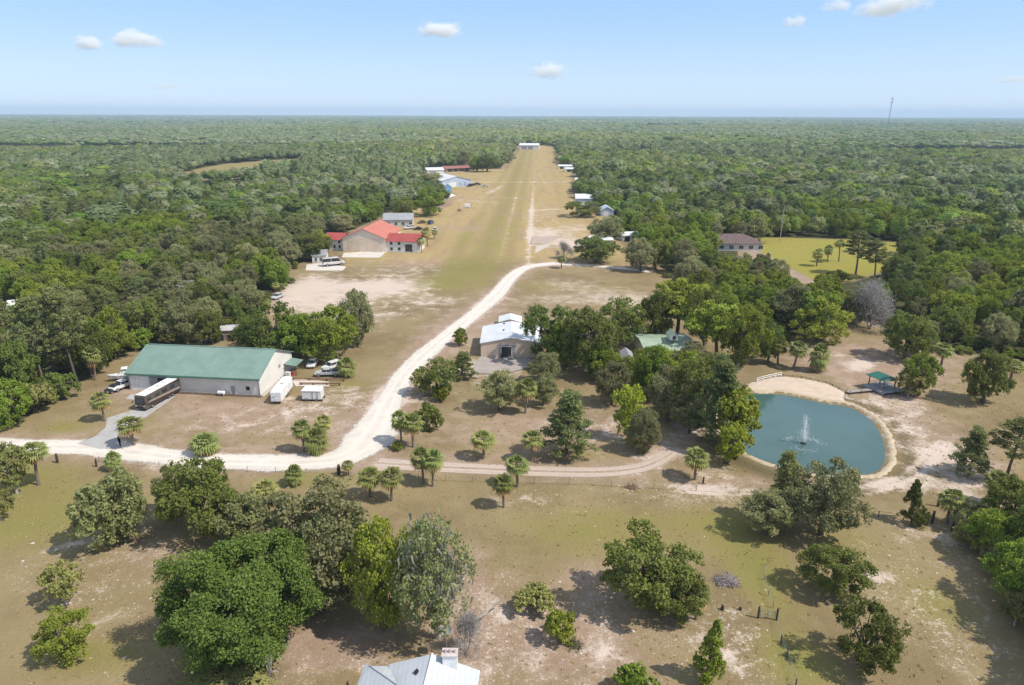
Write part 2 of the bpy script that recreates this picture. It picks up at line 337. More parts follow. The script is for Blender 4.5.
def ground_mat():
    a = NT('ground'); v = a.coord()
    A = a.n('ShaderNodeAttribute', attribute_name='mixa'); B = a.n('ShaderNodeAttribute', attribute_name='mixb')
    sa = a.n('ShaderNodeSeparateColor'); a.l(A.outputs['Color'], sa.inputs[0]); sb = a.n('ShaderNodeSeparateColor'); a.l(B.outputs['Color'], sb.inputs[0])
    g, s, f = sa.outputs; sp, pk, gd = sb.outputs; lw = A.outputs['Alpha']; bk = B.outputs['Alpha']
    nb = a.noise(v, .045, 5, .6, .4); nm = a.noise(v, .22, 6, .65, .3); nf = a.noise(v, 1.6, 5, .65); nff = a.noise(v, 6, 4, .6)
    mpp = a.n('ShaderNodeMapping'); mpp.inputs['Rotation'].default_value = (0, 0, R(3)); mpp.inputs['Scale'].default_value = (.16, .022, 1); a.l(v, mpp.inputs[0]); nst = a.noise(mpp.outputs[0], 1, 5, .6)
    def th(x, lo, hi, n1=nm, k1=.7, n2=nf, k2=.35):
        y = a.math('ADD', x, a.math('ADD', a.math('MULTIPLY', a.math('SUBTRACT', n1, .5), k1), a.math('MULTIPLY', a.math('SUBTRACT', n2, .5), k2)))
        return a.ramp(y, lo, hi)
    def K(*c): return tuple(x * GK for x in c)
    nl = a.noise(v, .018, 4, .6)
    tan = a.mix(a.ramp(nb, .35, .65), K(.238, .184, .096), K(.180, .134, .070))
    tan = a.mix(a.math('MULTIPLY', a.ramp(nm, .42, .72), .5), tan, K(.275, .215, .125))
    c = tan
    c = a.mix(a.math('MULTIPLY', th(pk, .12, .70), .85), c, K(.282, .198, .146))
    c = a.mix(a.math('MULTIPLY', a.math('MULTIPLY', a.ramp(pk, .15, .6), a.ramp(nm, .44, .62)), .6), c, K(.345, .262, .20))
    c = a.mix(a.math('MULTIPLY', th(gd, .3, .8), .8), c, K(.360, .268, .110))
    c = a.mix(a.math('MULTIPLY', th(g, .10, .60), .85), c, K(.202, .174, .056))
    c = a.mix(a.math('MULTIPLY', th(a.math('MULTIPLY', g, .8), .35, .85), .6), c, K(.145, .155, .036))
    c = a.mix(a.math('MULTIPLY', th(lw, .3, .6), .92), c, K(.240, .215, .040))
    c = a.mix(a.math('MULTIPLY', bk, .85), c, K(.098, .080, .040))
    # mown streaks along the airstrip, pinkish worn ground between
    c = a.mix(a.math('MULTIPLY', a.math('MULTIPLY', gd, a.ramp(nst, .42, .68)), .65), c, K(.255, .170, .105))
    c = a.mix(a.math('MULTIPLY', a.math('MULTIPLY', gd, a.ramp(nst, .50, .30)), .45), c, K(.195, .172, .060))
    c = a.mix(a.math('MULTIPLY', a.math('MULTIPLY', gd, a.ramp(nl, .56, .68)), .5), c, K(.30, .215, .150))
    # bare sand, broken up by weeds
    s2 = a.math('ADD', s, a.math('MULTIPLY', sp, a.math('MULTIPLY', a.ramp(nm, .48, .70), .50)))
    c = a.mix(a.math('MULTIPLY', th(s2, .30, .85, nm, .9, nf, .8), .85), c, K(.53, .435, .37))
    # pale limestone rubble
    vo2 = a.n('ShaderNodeTexNoise'); vo2.inputs['Scale'].default_value = 1.3; vo2.inputs['Detail'].default_value = 7; vo2.inputs['Roughness'].default_value = .8; a.l(v, vo2.inputs['Vector'])
    bits = a.math('MULTIPLY', a.ramp(a.math('ADD', vo2.outputs['Fac'], a.math('ADD', a.math('MULTIPLY', sp, .085), a.math('MULTIPLY', a.math('SUBTRACT', nm, .5), .30))), .610, .680), a.ramp(sp, .1, .45))
    c = a.mix(a.math('MULTIPLY', bits, .75), c, K(.46, .385, .325))
    vo3 = a.noise(v, 3.6, 6, .7)
    bits2 = a.math('MULTIPLY', a.ramp(a.math('ADD', vo3, a.math('ADD', a.math('MULTIPLY', sp, .06), a.math('MULTIPLY', a.math('SUBTRACT', nm, .5), .42))), .64, .70), a.ramp(sp, .1, .5))
    c = a.mix(a.math('MULTIPLY', bits2, .8), c, K(.55, .47, .41))
    # weeds and tufts
    c = a.mix(a.math('MULTIPLY', a.ramp(nff, .50, .72), .36), c, K(.110, .090, .040))
    c = a.mix(a.math('MULTIPLY', a.ramp(nf, .55, .8), .30), c, K(.135, .108, .050))
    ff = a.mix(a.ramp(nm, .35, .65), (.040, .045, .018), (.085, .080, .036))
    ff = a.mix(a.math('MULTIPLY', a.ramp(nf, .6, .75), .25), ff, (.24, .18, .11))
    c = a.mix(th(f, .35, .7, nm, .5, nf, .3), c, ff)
    a.l(c, a.b.inputs['Base Color']); a.b.inputs['Roughness'].default_value = .95; a.b.inputs['Specular IOR Level'].default_value = .1
    bp = a.n('ShaderNodeBump'); bp.inputs['Strength'].default_value = .6; bp.inputs['Distance'].default_value = .25
    a.l(a.math('ADD', nf, a.math('MULTIPLY', nff, .4)), bp.inputs['Height']); a.l(bp.outputs[0], a.b.inputs['Normal'])
    return a.m
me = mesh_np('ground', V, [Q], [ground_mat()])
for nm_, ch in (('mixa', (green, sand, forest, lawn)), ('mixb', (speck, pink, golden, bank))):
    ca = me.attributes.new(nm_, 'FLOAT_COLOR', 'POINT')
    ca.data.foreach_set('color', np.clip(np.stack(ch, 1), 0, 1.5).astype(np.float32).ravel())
me.polygons.foreach_set('use_smooth', np.ones(len(Q), bool))
tag(link('ground', me), kind='structure')
GZ = gz.reshape(ny, nx)
def ground_z(x, y):
    i = int(np.clip(np.searchsorted(xs, x) - 1, 0, nx - 2)); j = int(np.clip(np.searchsorted(ys, y) - 1, 0, ny - 2))
    tx = (x - xs[i]) / (xs[i+1] - xs[i]); ty = (y - ys[j]) / (ys[j+1] - ys[j])
    return float((GZ[j, i]*(1-tx) + GZ[j, i+1]*tx)*(1-ty) + (GZ[j+1, i]*(1-tx) + GZ[j+1, i+1]*tx)*ty)
# ------------------------------------------------------------------ roads
def worn(name, c, dirt, edge=True, lo=.15, hi=.55):
    a = NT(name); v = a.coord()
    n1 = a.noise(v, .35, 5, .6); n2 = a.noise(v, 2.5, 5, .65)
    e = a.n('ShaderNodeAttribute', attribute_name='edge').outputs['Fac']     # 1 in the middle of the way, 0 at its verge
    c1 = a.mix(a.ramp(n1, .35, .7), c, tuple(x * .86 for x in c))
    c1 = a.mix(a.math('MULTIPLY', a.ramp(n2, .5, .8), .3), c1, dirt)
    a.l(c1, a.b.inputs['Base Color']); a.b.inputs['Roughness'].default_value = .95; a.b.inputs['Specular IOR Level'].default_value = .1
    t_ = a.n('ShaderNodeAttribute', attribute_name='across').outputs['Fac']
    for q in (.37, .63):
        w_ = a.ramp(a.math('ABSOLUTE', a.math('SUBTRACT', a.math('ADD', t_, a.math('MULTIPLY', a.math('SUBTRACT', n1, .5), .1)), q)), .075, .02)
        c1 = a.mix(a.math('MULTIPLY', w_, a.math('MULTIPLY', a.ramp(n1, .3, .6), .5)), c1, tuple(min(1, x * 1.12) for x in c))
    c1 = a.mix(a.math('MULTIPLY', a.ramp(a.math('ABSOLUTE', a.math('SUBTRACT', t_, .5)), .06, .0), a.math('MULTIPLY', a.ramp(n2, .4, .65), .45)), c1, dirt)
    a.l(c1, a.b.inputs['Base Color'])
    if edge:
        y = a.math('ADD', e, a.math('ADD', a.math('MULTIPLY', a.math('SUBTRACT', n1, .5), .9), a.math('MULTIPLY', a.math('SUBTRACT', n2, .5), .9)))
        t = a.n('ShaderNodeBsdfTransparent'); m = a.n('ShaderNodeMixShader')
        a.l(a.ramp(y, lo, hi), m.inputs[0]); a.l(t.outputs[0], m.inputs[1]); a.l(a.b.outputs[0], m.inputs[2]); a.l(m.outputs[0], a.o.inputs['Surface'])
    return a.m
def strip(name, line, width, mat, z, cross=(0, .18, .4, .6, .82, 1), prof=(0, .6, 1, 1, .6, 0)):
    P = [np.array(p[:2]) for p in line]; vs = []; ed = []; ac = []; n = len(P)
    for i, p in enumerate(P):
        d = P[min(i+1, n-1)] - P[max(i-1, 0)]; d = d / (np.linalg.norm(d) + 1e-9); nrm = np.array([-d[1], d[0]])
        wd = width(i / (n-1)) if callable(width) else width
        for t, e in zip(cross, prof):
            q = p + nrm * (t - .5) * wd; vs.append((q[0], q[1], z + max(0, ground_z(q[0], q[1])))); ed.append(e); ac.append(t)
    m = len(cross); k = np.arange((n-1)*m).reshape(n-1, m)[:, :-1].ravel()
    f = np.stack([k, k + m, k + m + 1, k + 1], 1)
    me = mesh_np(name, np.array(vs), [f], [mat])
    at_ = me.attributes.new('edge', 'FLOAT', 'POINT'); at_.data.foreach_set('value', np.array(ed, np.float32))
    at_ = me.attributes.new('across', 'FLOAT', 'POINT'); at_.data.foreach_set('value', np.array(ac, np.float32))
    return tag(link(name, me), kind='structure')
LIME = worn('crushed_limestone', (.63, .575, .505), (.50, .42, .35))
TRK = worn('sandy_track', (.48, .385, .32), (.27, .19, .13))
strip('road', ROAD, lambda t: 7.4 + 5.0 * math.exp(-((t - .475) / .05)**2) + .4 * math.sin(t * 40) + .3 * math.sin(t * 93 + 1) - 1.2 * max(0, t - .5), LIME, .05)
strip('path', TRACK, lambda t: 4.4 - 2.6 * t**3, TRK, .03, (0, .12, .28, .42, .5, .58, .72, .88, 1), (0, .55, .95, .5, .25, .5, .95, .55, 0))
strip('road', TRACK2, 5.0, LIME, .035)
def pad(name, px, z, mat, soft=1.0):
    P = W(*px); c = np.mean(P, 0); P = np.array(P); n = len(P)
    inner = c + (P - c) * (1 - soft * .3)
    vs = [(*p, z) for p in inner] + [(*p, z) for p in P]
    me = bpy.data.meshes.new(name); me.from_pydata(vs, [], [tuple(range(n))] + [(i, (i+1) % n, n + (i+1) % n, n + i) for i in range(n)]); me.materials.append(mat)
    at_ = me.attributes.new('edge', 'FLOAT', 'POINT'); at_.data.foreach_set('value', np.array([1]*n + [.3]*n, np.float32))
    bm = bmesh.new(); bm.from_mesh(me); bmesh.ops.recalc_face_normals(bm, faces=bm.faces); bm.to_mesh(me); bm.free()
    return tag(link(name, me), kind='structure')
CONC = worn('concrete_drive', (.40, .385, .37), (.30, .27, .235), lo=.0, hi=.25)
PALE = worn('pale_pad', (.36, .315, .285), (.30, .25, .21), lo=.0, hi=.35)
SAND = worn('beach_sand', (.56, .45, .35), (.46, .33, .23), edge=False)
pad('driveway', ((131,397),(118,410),(108,421),(106,431),(96,439),(78,447),(100,452),(122,452),(118,442),(126,430),(148,419),(176,399)), .06, CONC)
pad('pavement', ((480,356.6),(530,356.6),(534,366),(505,374),(470,374)), .06, PALE)
pad('pavement', ((344,252.8),(386,252.8),(379,258.8),(341,258.6)), .06, worn('white_pad', (.60, .55, .49), (.5, .42, .35), lo=.0, hi=.3))
pad('pavement', ((306,266),(322,264),(346,268),(342,272),(305,272)), .06, worn('white_pad_two', (.60, .55, .49), (.5, .42, .35), lo=.0, hi=.3))
pad('pavement', ((536,245),(561,244.5),(556,252),(534,253)), .06, worn('pink_pad', (.52, .45, .39), (.56, .45, .37), lo=.0, hi=.3))
pad('pavement', ((531,237),(561,236),(560,243.5),(529,244)), .05, worn('pink_pad_two', (.42, .34, .28), (.42, .32, .24), lo=.0, hi=.6))
pad('pavement', ((291,380),(296,388),(330,388),(329,383)), .05, worn('pink_slab', (.62, .52, .45), (.5, .4, .33), lo=.0, hi=.3))
pad('pavement', ((420,192),(446,192),(455,196),(440,201),(425,199)), .06, worn('white_pad_three', (.72, .68, .64), (.6, .5, .42), lo=.0, hi=.4))
# ------------------------------------------------------------------ pond
def ring(line, offs, zs):
    """closed ring of rows parallel to a line at the given offsets (outwards)"""
    P = np.array(line); n = len(P); d = np.roll(P, -1, 0) - np.roll(P, 1, 0); d /= np.linalg.norm(d, axis=1)[:, None]
    nrm = np.stack([d[:, 1], -d[:, 0]], 1)
    if in_poly(*(P[:1] + nrm[:1] * .5).T, line)[0]: nrm = -nrm
    jit = np.convolve(np.tile(rng.normal(0, 1, n), 3), np.ones(2) / 2, 'same')[n:2*n]
    rows = [np.concatenate([P + nrm * (o + jit[:, None] * (.12 if k else 0)), np.full((n, 1), 0.) + zs[k] + (jit[:, None] * .03 if k > 1 else 0)], 1) for k, o in enumerate(offs)]
    V = np.concatenate(rows); f = []
    for k in range(len(offs) - 1):
        for i in range(n): f.append((k*n+i, k*n+(i+1) % n, (k+1)*n+(i+1) % n, (k+1)*n+i))
    return V, np.array(f)
POND2 = [p[:2] for p in smooth_line([tuple(p) for p in POND] + [tuple(POND[0])], 3)][:-1]
V, f = ring(POND2, (-.9, -.25, .1, .6, 1.2, 1.6), (-.9, -.05, .24, .58, .58, .30))
RIM = NT('sandstone_rim'); v = RIM.coord()
vo = RIM.n('ShaderNodeTexVoronoi'); vo.inputs['Scale'].default_value = .9; RIM.l(v, vo.inputs['Vector'])
sepc = RIM.n('ShaderNodeSeparateColor'); RIM.l(vo.outputs['Color'], sepc.inputs[0])
c1 = RIM.mix(RIM.math('MULTIPLY', sepc.outputs[0], .7), (.42, .33, .215), (.54, .45, .335)); c1 = RIM.mix(RIM.math('MULTIPLY', RIM.ramp(RIM.noise(v, 3, 5), .5, .75), .5), c1, (.22, .15, .09))
RIM.l(c1, RIM.b.inputs['Base Color']); RIM.b.inputs['Roughness'].default_value = .9
tag(link('pond_rim', mesh_np('pond_rim', V, [f], [RIM.m])), kind='structure')
def drape(name, poly, step, off, mat):
    x0, y0 = np.min(poly, 0); x1, y1 = np.max(poly, 0)
    X, Y = np.meshgrid(np.arange(x0 - step, x1 + step, step), np.arange(y0 - step, y1 + step, step))
    ins = sdf(X, Y, poly); Z = np.array([[ground_z(a, b) for a, b in zip(r1, r2)] for r1, r2 in zip(X, Y)])
    Z = np.maximum(Z, .12) + off - .25 * sm(ins, -.9, .2); ny_, nx_ = X.shape; k = np.arange(nx_ * ny_).reshape(ny_, nx_)
    q = np.stack([k[:-1, :-1], k[:-1, 1:], k[1:, 1:], k[1:, :-1]], -1).reshape(-1, 4)
    keep = (ins.ravel()[q] < .2).any(1)
    me = mesh_np(name, np.stack([X.ravel(), Y.ravel(), Z.ravel()], 1), [q[keep]], [mat]); return tag(link(name, me), kind='structure')
drape('beach', BEACH, .4, .18, SAND)
WT = NT('pond_water'); v = WT.coord()
mp = WT.n('ShaderNodeMapping'); mp.inputs['Scale'].default_value = (1, 1.8, 1); WT.l(v, mp.inputs[0])
WT.l(WT.mix(WT.ramp(WT.noise(v, .06, 3), .35, .65), (.045, .100, .088), (.058, .120, .106)), WT.b.inputs['Base Color'])
WT.b.inputs['Roughness'].default_value = .06; WT.b.inputs['Specular IOR Level'].default_value = 1.0
bp = WT.n('ShaderNodeBump'); bp.inputs['Strength'].default_value = .08; bp.inputs['Distance'].default_value = .08
WT.l(WT.math('ADD', WT.noise(mp.outputs[0], 1.3, 3), WT.math('MULTIPLY', WT.noise(mp.outputs[0], 5, 2), .3)), bp.inputs['Height']); WT.l(bp.outputs[0], WT.b.inputs['Normal'])
me = bpy.data.meshes.new('pond_water'); P = np.array(POND2); me.from_pydata([(*p, 0.04) for p in P], [], [tuple(range(len(P)))]); me.materials.append(WT.m)
bm = bmesh.new(); bm.from_mesh(me); [fc.normal_flip() for fc in bm.faces if fc.normal.z < 0]; bm.to_mesh(me); bm.free()
tag(link('pond_water', me), kind='structure')

# ------------------------------------------------------------------ tree kinds
def unit(n, g): 
    v = g.normal(size=(n, 3)); return v / (np.linalg.norm(v, axis=1)[:, None] + 1e-9)
def leaves(C, N, size, g, up=.12, rand=.55, aspect=1.0, tri=False):
    """leaf sprays at points C, facing roughly along N; returns verts, faces"""
    n = len(C); nn = N * (1 - rand) + unit(n, g) * rand + np.array([0, 0, up]); nn /= np.linalg.norm(nn, axis=1)[:, None] + 1e-9
    t = np.cross(nn, unit(n, g)); t /= np.linalg.norm(t, axis=1)[:, None] + 1e-9; b = np.cross(nn, t)
    s = (size * g.uniform(.6, 1.35, n))[:, None] if np.isscalar(size) else (size * g.uniform(.7, 1.3, n))[:, None]
    if tri:
        V = np.stack([C - t*s*.6 - b*s*.4, C + t*s*.6 - b*s*.4, C + b*s*.75*aspect], 1).reshape(-1, 3); k = 3
    else:
        V = np.stack([C - t*s*.5, C - b*s*.5*aspect + nn*s*.12, C + t*s*.5, C + b*s*.5*aspect + nn*s*.12], 1).reshape(-1, 3); k = 4
    return V, np.arange(n * k).reshape(n, k)
def crown(g, Rr, z0, z1, lumps, subs, nleaf, size, shape='round', hang=0.0, spread=1.0, aspect=1.0, tri=False, skin=.8, lumpr=.25, rand=.55, radr=(.56, .92)):
    """hierarchical crown: lumps on an ellipsoid, clusters on each lump, leaf sprays on each cluster"""
    zc, rz = (z0 + z1) / 2, (z1 - z0) / 2
    d = unit(lumps * 4, g)
    # spread lumps evenly: greedy farthest-point pick
    pick = [0]
    dist = np.linalg.norm(d - d[0], axis=1)
    while len(pick) < lumps:
        j = int(np.argmax(dist * g.uniform(.75, 1, len(d)))); pick.append(j); dist = np.minimum(dist, np.linalg.norm(d - d[j], axis=1))
    d = d[pick]; rad = g.uniform(*radr, lumps)[:, None]
    rad[: max(2, lumps // 7)] *= .45
    L = d * rad
    if shape == 'cone':
        h = g.uniform(0, 1, lumps) ** .8; a = g.uniform(0, 6.283, lumps) + np.arange(lumps) * 2.4; r = (1 - h) * .72 * g.uniform(.75, 1.1, lumps) + .05
        L = np.stack([r*np.cos(a), r*np.sin(a), h*2 - 1], 1)
    elif shape == 'flat': L[:, 2] = np.abs(L[:, 2]) * .9 - .15
    elif shape == 'dome': L[:, 2] = L[:, 2] * 1.0 - .02; L[:, :2] *= (1 + .12 * np.clip(-L[:, 2:], 0, 1))
    lr = lumpr * g.uniform(.75, 1.25, lumps)
    if shape == 'cone': lr *= (1.15 - h * .75)
    sc_ = np.array([Rr, Rr, rz]); cen = np.array([0, 0, zc])
    # clusters
    ud = unit(lumps * subs, g); ud[:, 2] = np.where(ud[:, 2] < -.5, -ud[:, 2], ud[:, 2])
    S_ = np.repeat(L, subs, 0) + ud * np.repeat(lr, subs)[:, None] * g.uniform(.70, 1.05, (lumps * subs, 1))
    sr = .112 * spread * g.uniform(.7, 1.4, lumps * subs) * np.repeat(lr, subs) / lumpr
    tintS = np.clip(np.repeat(g.uniform(.1, .9, lumps), subs) * .5 + g.uniform(0, 1, lumps * subs) * .5, 0, 1)
    m = lumps * subs
    vd = unit(m * nleaf, g)
    Cn = np.repeat(S_, nleaf, 0) + vd * np.repeat(sr, nleaf)[:, None] * (g.uniform(0, 1, (m * nleaf, 1)) ** .5)
    out = Cn - np.repeat(np.repeat(L * .6, subs, 0), nleaf, 0)
    N = vd * .5 + out / (np.linalg.norm(out, axis=1)[:, None] + 1e-9)
    N /= np.linalg.norm(N, axis=1)[:, None] + 1e-9
    keep = g.uniform(0, 1, len(Cn)) < np.clip(.35 + np.linalg.norm(Cn, axis=1) * skin, 0, 1)
    C3 = Cn[keep] * sc_ + cen
    if hang: C3[:, 2] -= hang * g.uniform(0, 1, len(C3)) ** 2 * Rr
    V, f = leaves(C3, N[keep], size, g, aspect=aspect, tri=tri, rand=rand)
    return V, f, np.clip(np.repeat(tintS, nleaf)[keep] + g.normal(0, .12, keep.sum()), 0, 1), L * sc_ + cen
def limbs(g, L, z0, h, r0, lean=(0, 0), nl=7, fork=.3):
    mb = MB(); fk = max(.6, z0 * .9) if fork is None else h * fork
    base = Vector((0, 0, -.3)); f0 = Vector((lean[0], lean[1], fk))
    mb.tube([base, Vector((lean[0]*.2, lean[1]*.2, fk*.45)), f0], [r0 * 1.35, r0, r0 * .85])
    far = L[np.argsort(-np.linalg.norm(L - np.array(f0), axis=1))]
    for p in far[:nl]:
        p = Vector(p); m = f0.lerp(p, .5) + Vector((g.normal(0, .2), g.normal(0, .2), .12 * h * g.uniform(.2, 1)))
        mb.tube([f0 - Vector((0, 0, .1)), f0.lerp(m, .55), m, m.lerp(p, .9)], [r0 * .62, r0 * .46, r0 * .30, r0 * .10], 6)
        if len(far) > nl * 2:
            q = Vector(far[g.integers(nl, len(far))]); mb.tube([m, m.lerp(q, .5) + Vector((0, 0, .2)), q], [r0*.26, r0*.17, r0*.06], 5)
    return mb
PROTO = {}
def proto(key, R0, H0, cb, trunk_me, crown_me, extra=()):
    PROTO.setdefault(key, []).append(dict(R=R0, H=H0, cb=cb, trunk=trunk_me, crown=crown_me, extra=extra))
def oak(key, mat, seed, R0=4.5, H0=8, cb=.05, lumps=30, subs=16, nleaf=32, size=.25, shape='dome', bark=BARK, hang=0., r0=.3, fork=.28, nl=7, **kw):
    g = np.random.default_rng(seed)
    V, f, t, L = crown(g, R0, H0 * cb, H0, lumps, subs, nleaf, size, shape, hang, **kw)
    proto(key, R0, H0, cb, limbs(g, L, H0 * cb, H0, r0, (g.normal(0, .3), g.normal(0, .3)), nl, fork).mesh('trunk', bark), mesh_np('crown', V, [f], [LM[mat]], {'tint': t}))
oak('bigoak', 'deep', 3, 5, 8.6, .0, 74, 24, 76, .14, shape='round', skin=.75, lumpr=.145, radr=(.60, .98))
for k in range(3): oak('oak', 'oak', 20 + k, lumps=24 + 4*k)
for k in range(3): oak('bright', 'bright', 30 + k, lumps=26 + 4*k, cb=.05)
for k in range(3): oak('grey', 'grey', 40 + k, lumps=36, cb=.05, subs=18, nleaf=34, size=.22, lumpr=.23, rand=.7)
oak('yellow', 'yellow', 51, 3, 8, .10, 26, 12, 22, .30, shape='round', lumpr=.27, skin=.55)
oak('yellow', 'yellow', 52, 3, 8, .08, 24, 12, 22, .32, shape='round', lumpr=.25, skin=.55)
for k in range(2): oak('scrub', 'scrub', 60 + k, 3, 5, .15, 18, 12, 22, .30, lumpr=.3, r0=.16, bark=PALEBARK)
for k in range(2): oak('open', 'bright', 70 + k, 5.2, 9.5, .36, 26, 14, 24, .34, lumpr=.25, fork=.34, nl=10, r0=.34)
for k in range(2): oak('feather', 'feather', 75 + k, 4, 8.5, .06, 34, 18, 26, .24, shape='dome', hang=.10, lumpr=.26, aspect=1.9, rand=.8, skin=.6, r0=.2)
for k in range(3): oak('bush', ('scrub', 'bright', 'oak')[k], 80 + k, 2.2, 2.6, .0, 18, 12, 20, .24, shape='flat' if k == 0 else 'dome', lumpr=.32, r0=.08, fork=.1, nl=5)
for k in range(2): oak('cedar', 'bright' if k else 'oak', 85 + k, 2.4, 7, .03, 40, 12, 22, .22, shape='cone', lumpr=.30, r0=.16, fork=.2, nl=6)
oak('conifer', 'oak', 88, 2.7, 8, .08, 60, 14, 22, .26, shape='cone', lumpr=.30, r0=.16, fork=.25, nl=8, rand=.7)
# grey oak hung with moss: oak crown, pale limbs and hanging strands as a second part
def mossy(seed, strands=900):
    g = np.random.default_rng(seed); R0, H0 = 4.2, 10
    V, f, t, L = crown(g, R0, .9, H0, 38, 15, 20, .24, 'round', .12, rand=.75, lumpr=.25, skin=.5)
    mb = limbs(g, L, 2, H0, .32, (.2, .1), 14, .2)
    k = g.integers(0, 9, strands); p = L[np.argsort(-L[:, 2])][k * 2 + 3] + g.normal(0, .8, (strands, 3)); ln = g.uniform(.2, .85, strands); a = g.uniform(0, 3.14, strands); wd = g.uniform(.04, .17, strands)
    dx = np.stack([np.cos(a)*wd, np.sin(a)*wd, 0*a], 1); dn = np.stack([g.normal(0, .22, strands), g.normal(0, .22, strands), -ln], 1)
    MV = np.stack([p - dx, p + dx, p + dx*.4 + dn, p - dx*.4 + dn], 1).reshape(-1, 3)
    mm = mesh_np('moss', MV, [np.arange(strands*4).reshape(-1, 4)], [LM['moss']], {'tint': g.uniform(0, 1, strands)})
    proto('moss', R0, H0, .1, mb.mesh('trunk', PALEBARK), mesh_np('crown', V, [f], [LM['feather']], {'tint': t}), (('hanging_moss', mm),))
mossy(91); 
def bare(key, seed, R0, H0, mat, bark, n=900, up=.6):
    """leafless tree: forking limbs with a haze of fine twigs"""
    g = np.random.default_rng(seed); mb = MB(); tips = []
    def grow(p, d, ln, r, lv):
        q = p + d * ln; m = p.lerp(q, .5) + Vector(g.normal(0, ln * .06, 3)); mb.tube([p, m, q], [r, r * .8, r * .6], 5)
        if lv == 0: tips.append((q, d)); return
        for _ in range(3 if lv > 1 else 4):
            dd = (d + Vector(g.normal(0, .55, 3)) + Vector((0, 0, .12))).normalized(); grow(q, dd, ln * g.uniform(.55, .8), r * .58, lv - 1)
    for _ in range(4):
        grow(Vector((0, 0, -.2)), Vector((g.normal(0, .35), g.normal(0, .35), 1)).normalized(), H0 * .34, .16, 3)
    m = len(tips); k = g.integers(0, m, n * 3); C = np.array([t[0] for t in tips])[k] + g.normal(0, .62, (n * 3, 3))
    mx = np.abs(C).max(0); s = np.array([R0 / mx[0], R0 / mx[1], H0 / C[:, 2].max()])
    V, f = leaves(C * s, unit(len(C), g), .34, g, aspect=.16, rand=.95)
    mb.v = [(a * s[0], b * s[1], c * s[2]) for a, b, c in mb.v]
    proto(key, R0, H0, .2, mb.mesh('trunk', bark), mesh_np('twigs', V, [f], [LM[mat]], {'tint': g.uniform(0, 1, len(f))}))
bare('bare', 95, 3.5, 6, 'bare', PALEBARK, 2000); bare('deadwood', 96, 2.2, 3.2, 'bare', PALEBARK, 60)
def pine(seed, R0=3.2, H0=12, n=34, cb=.42, key='pine', layered=False):
    g = np.random.default_rng(seed); mb = MB(); bend = g.normal(0, .25, 2)
    def tr(z): t = z / H0; return Vector((bend[0]*t*t*1.5, bend[1]*t*t*1.5, z))
    mb.tube([tr(z) for z in np.linspace(-.3, H0 * .96, 8)], np.linspace(.24, .05, 8), 7)
    Cs, Ns, T = [], [], []
    for i in range(n):
        h = cb + (1 - cb) * ((i + .5) / n); a = i * 2.4 + g.normal(0, .3); z = H0 * h
        k = (h - cb) / (1 - cb); prof = (math.sin(math.pi * min(1, k * .80 + .22)) ** .7) if not layered else (1.08 - k)
        ln = R0 * prof * g.uniform(.55, 1.05) + .25; p = tr(z); e = p + Vector((math.cos(a)*ln, math.sin(a)*ln, ln * (.22 if k < .6 else .5)))
        mb.tube([p, p.lerp(e, .6) - Vector((0, 0, ln*.06)), e], [.07, .05, .02], 5)
        for j in range(6):
            c = p.lerp(e, g.uniform(.45, 1.05)) + Vector(g.normal(0, .22, 3)); m = 34
            d = unit(m, g); d[:, 2] = np.abs(d[:, 2]) * .8 - .1
            rr = g.uniform(.4, .8); Cs.append(np.array(c) + d * rr * g.uniform(.3, 1, (m, 1)) * np.array([1, 1, .7])); Ns.append(d); T.append(np.full(m, g.uniform(0, 1)))
    C = np.concatenate(Cs); V, f = leaves(C, np.concatenate(Ns), .30, g, aspect=.55, rand=.5)
    proto(key, R0, H0, cb, mb.mesh('trunk', BARK), mesh_np('crown', V, [f], [LM['pine']], {'tint': np.clip(np.concatenate(T) + g.normal(0, .1, len(C)), 0, 1)}))
for k in range(3): pine(100 + k, n=40 + 4*k)
for k in range(2): pine(105 + k, 3.2, 8, 54, .10, 'lowpine', True)
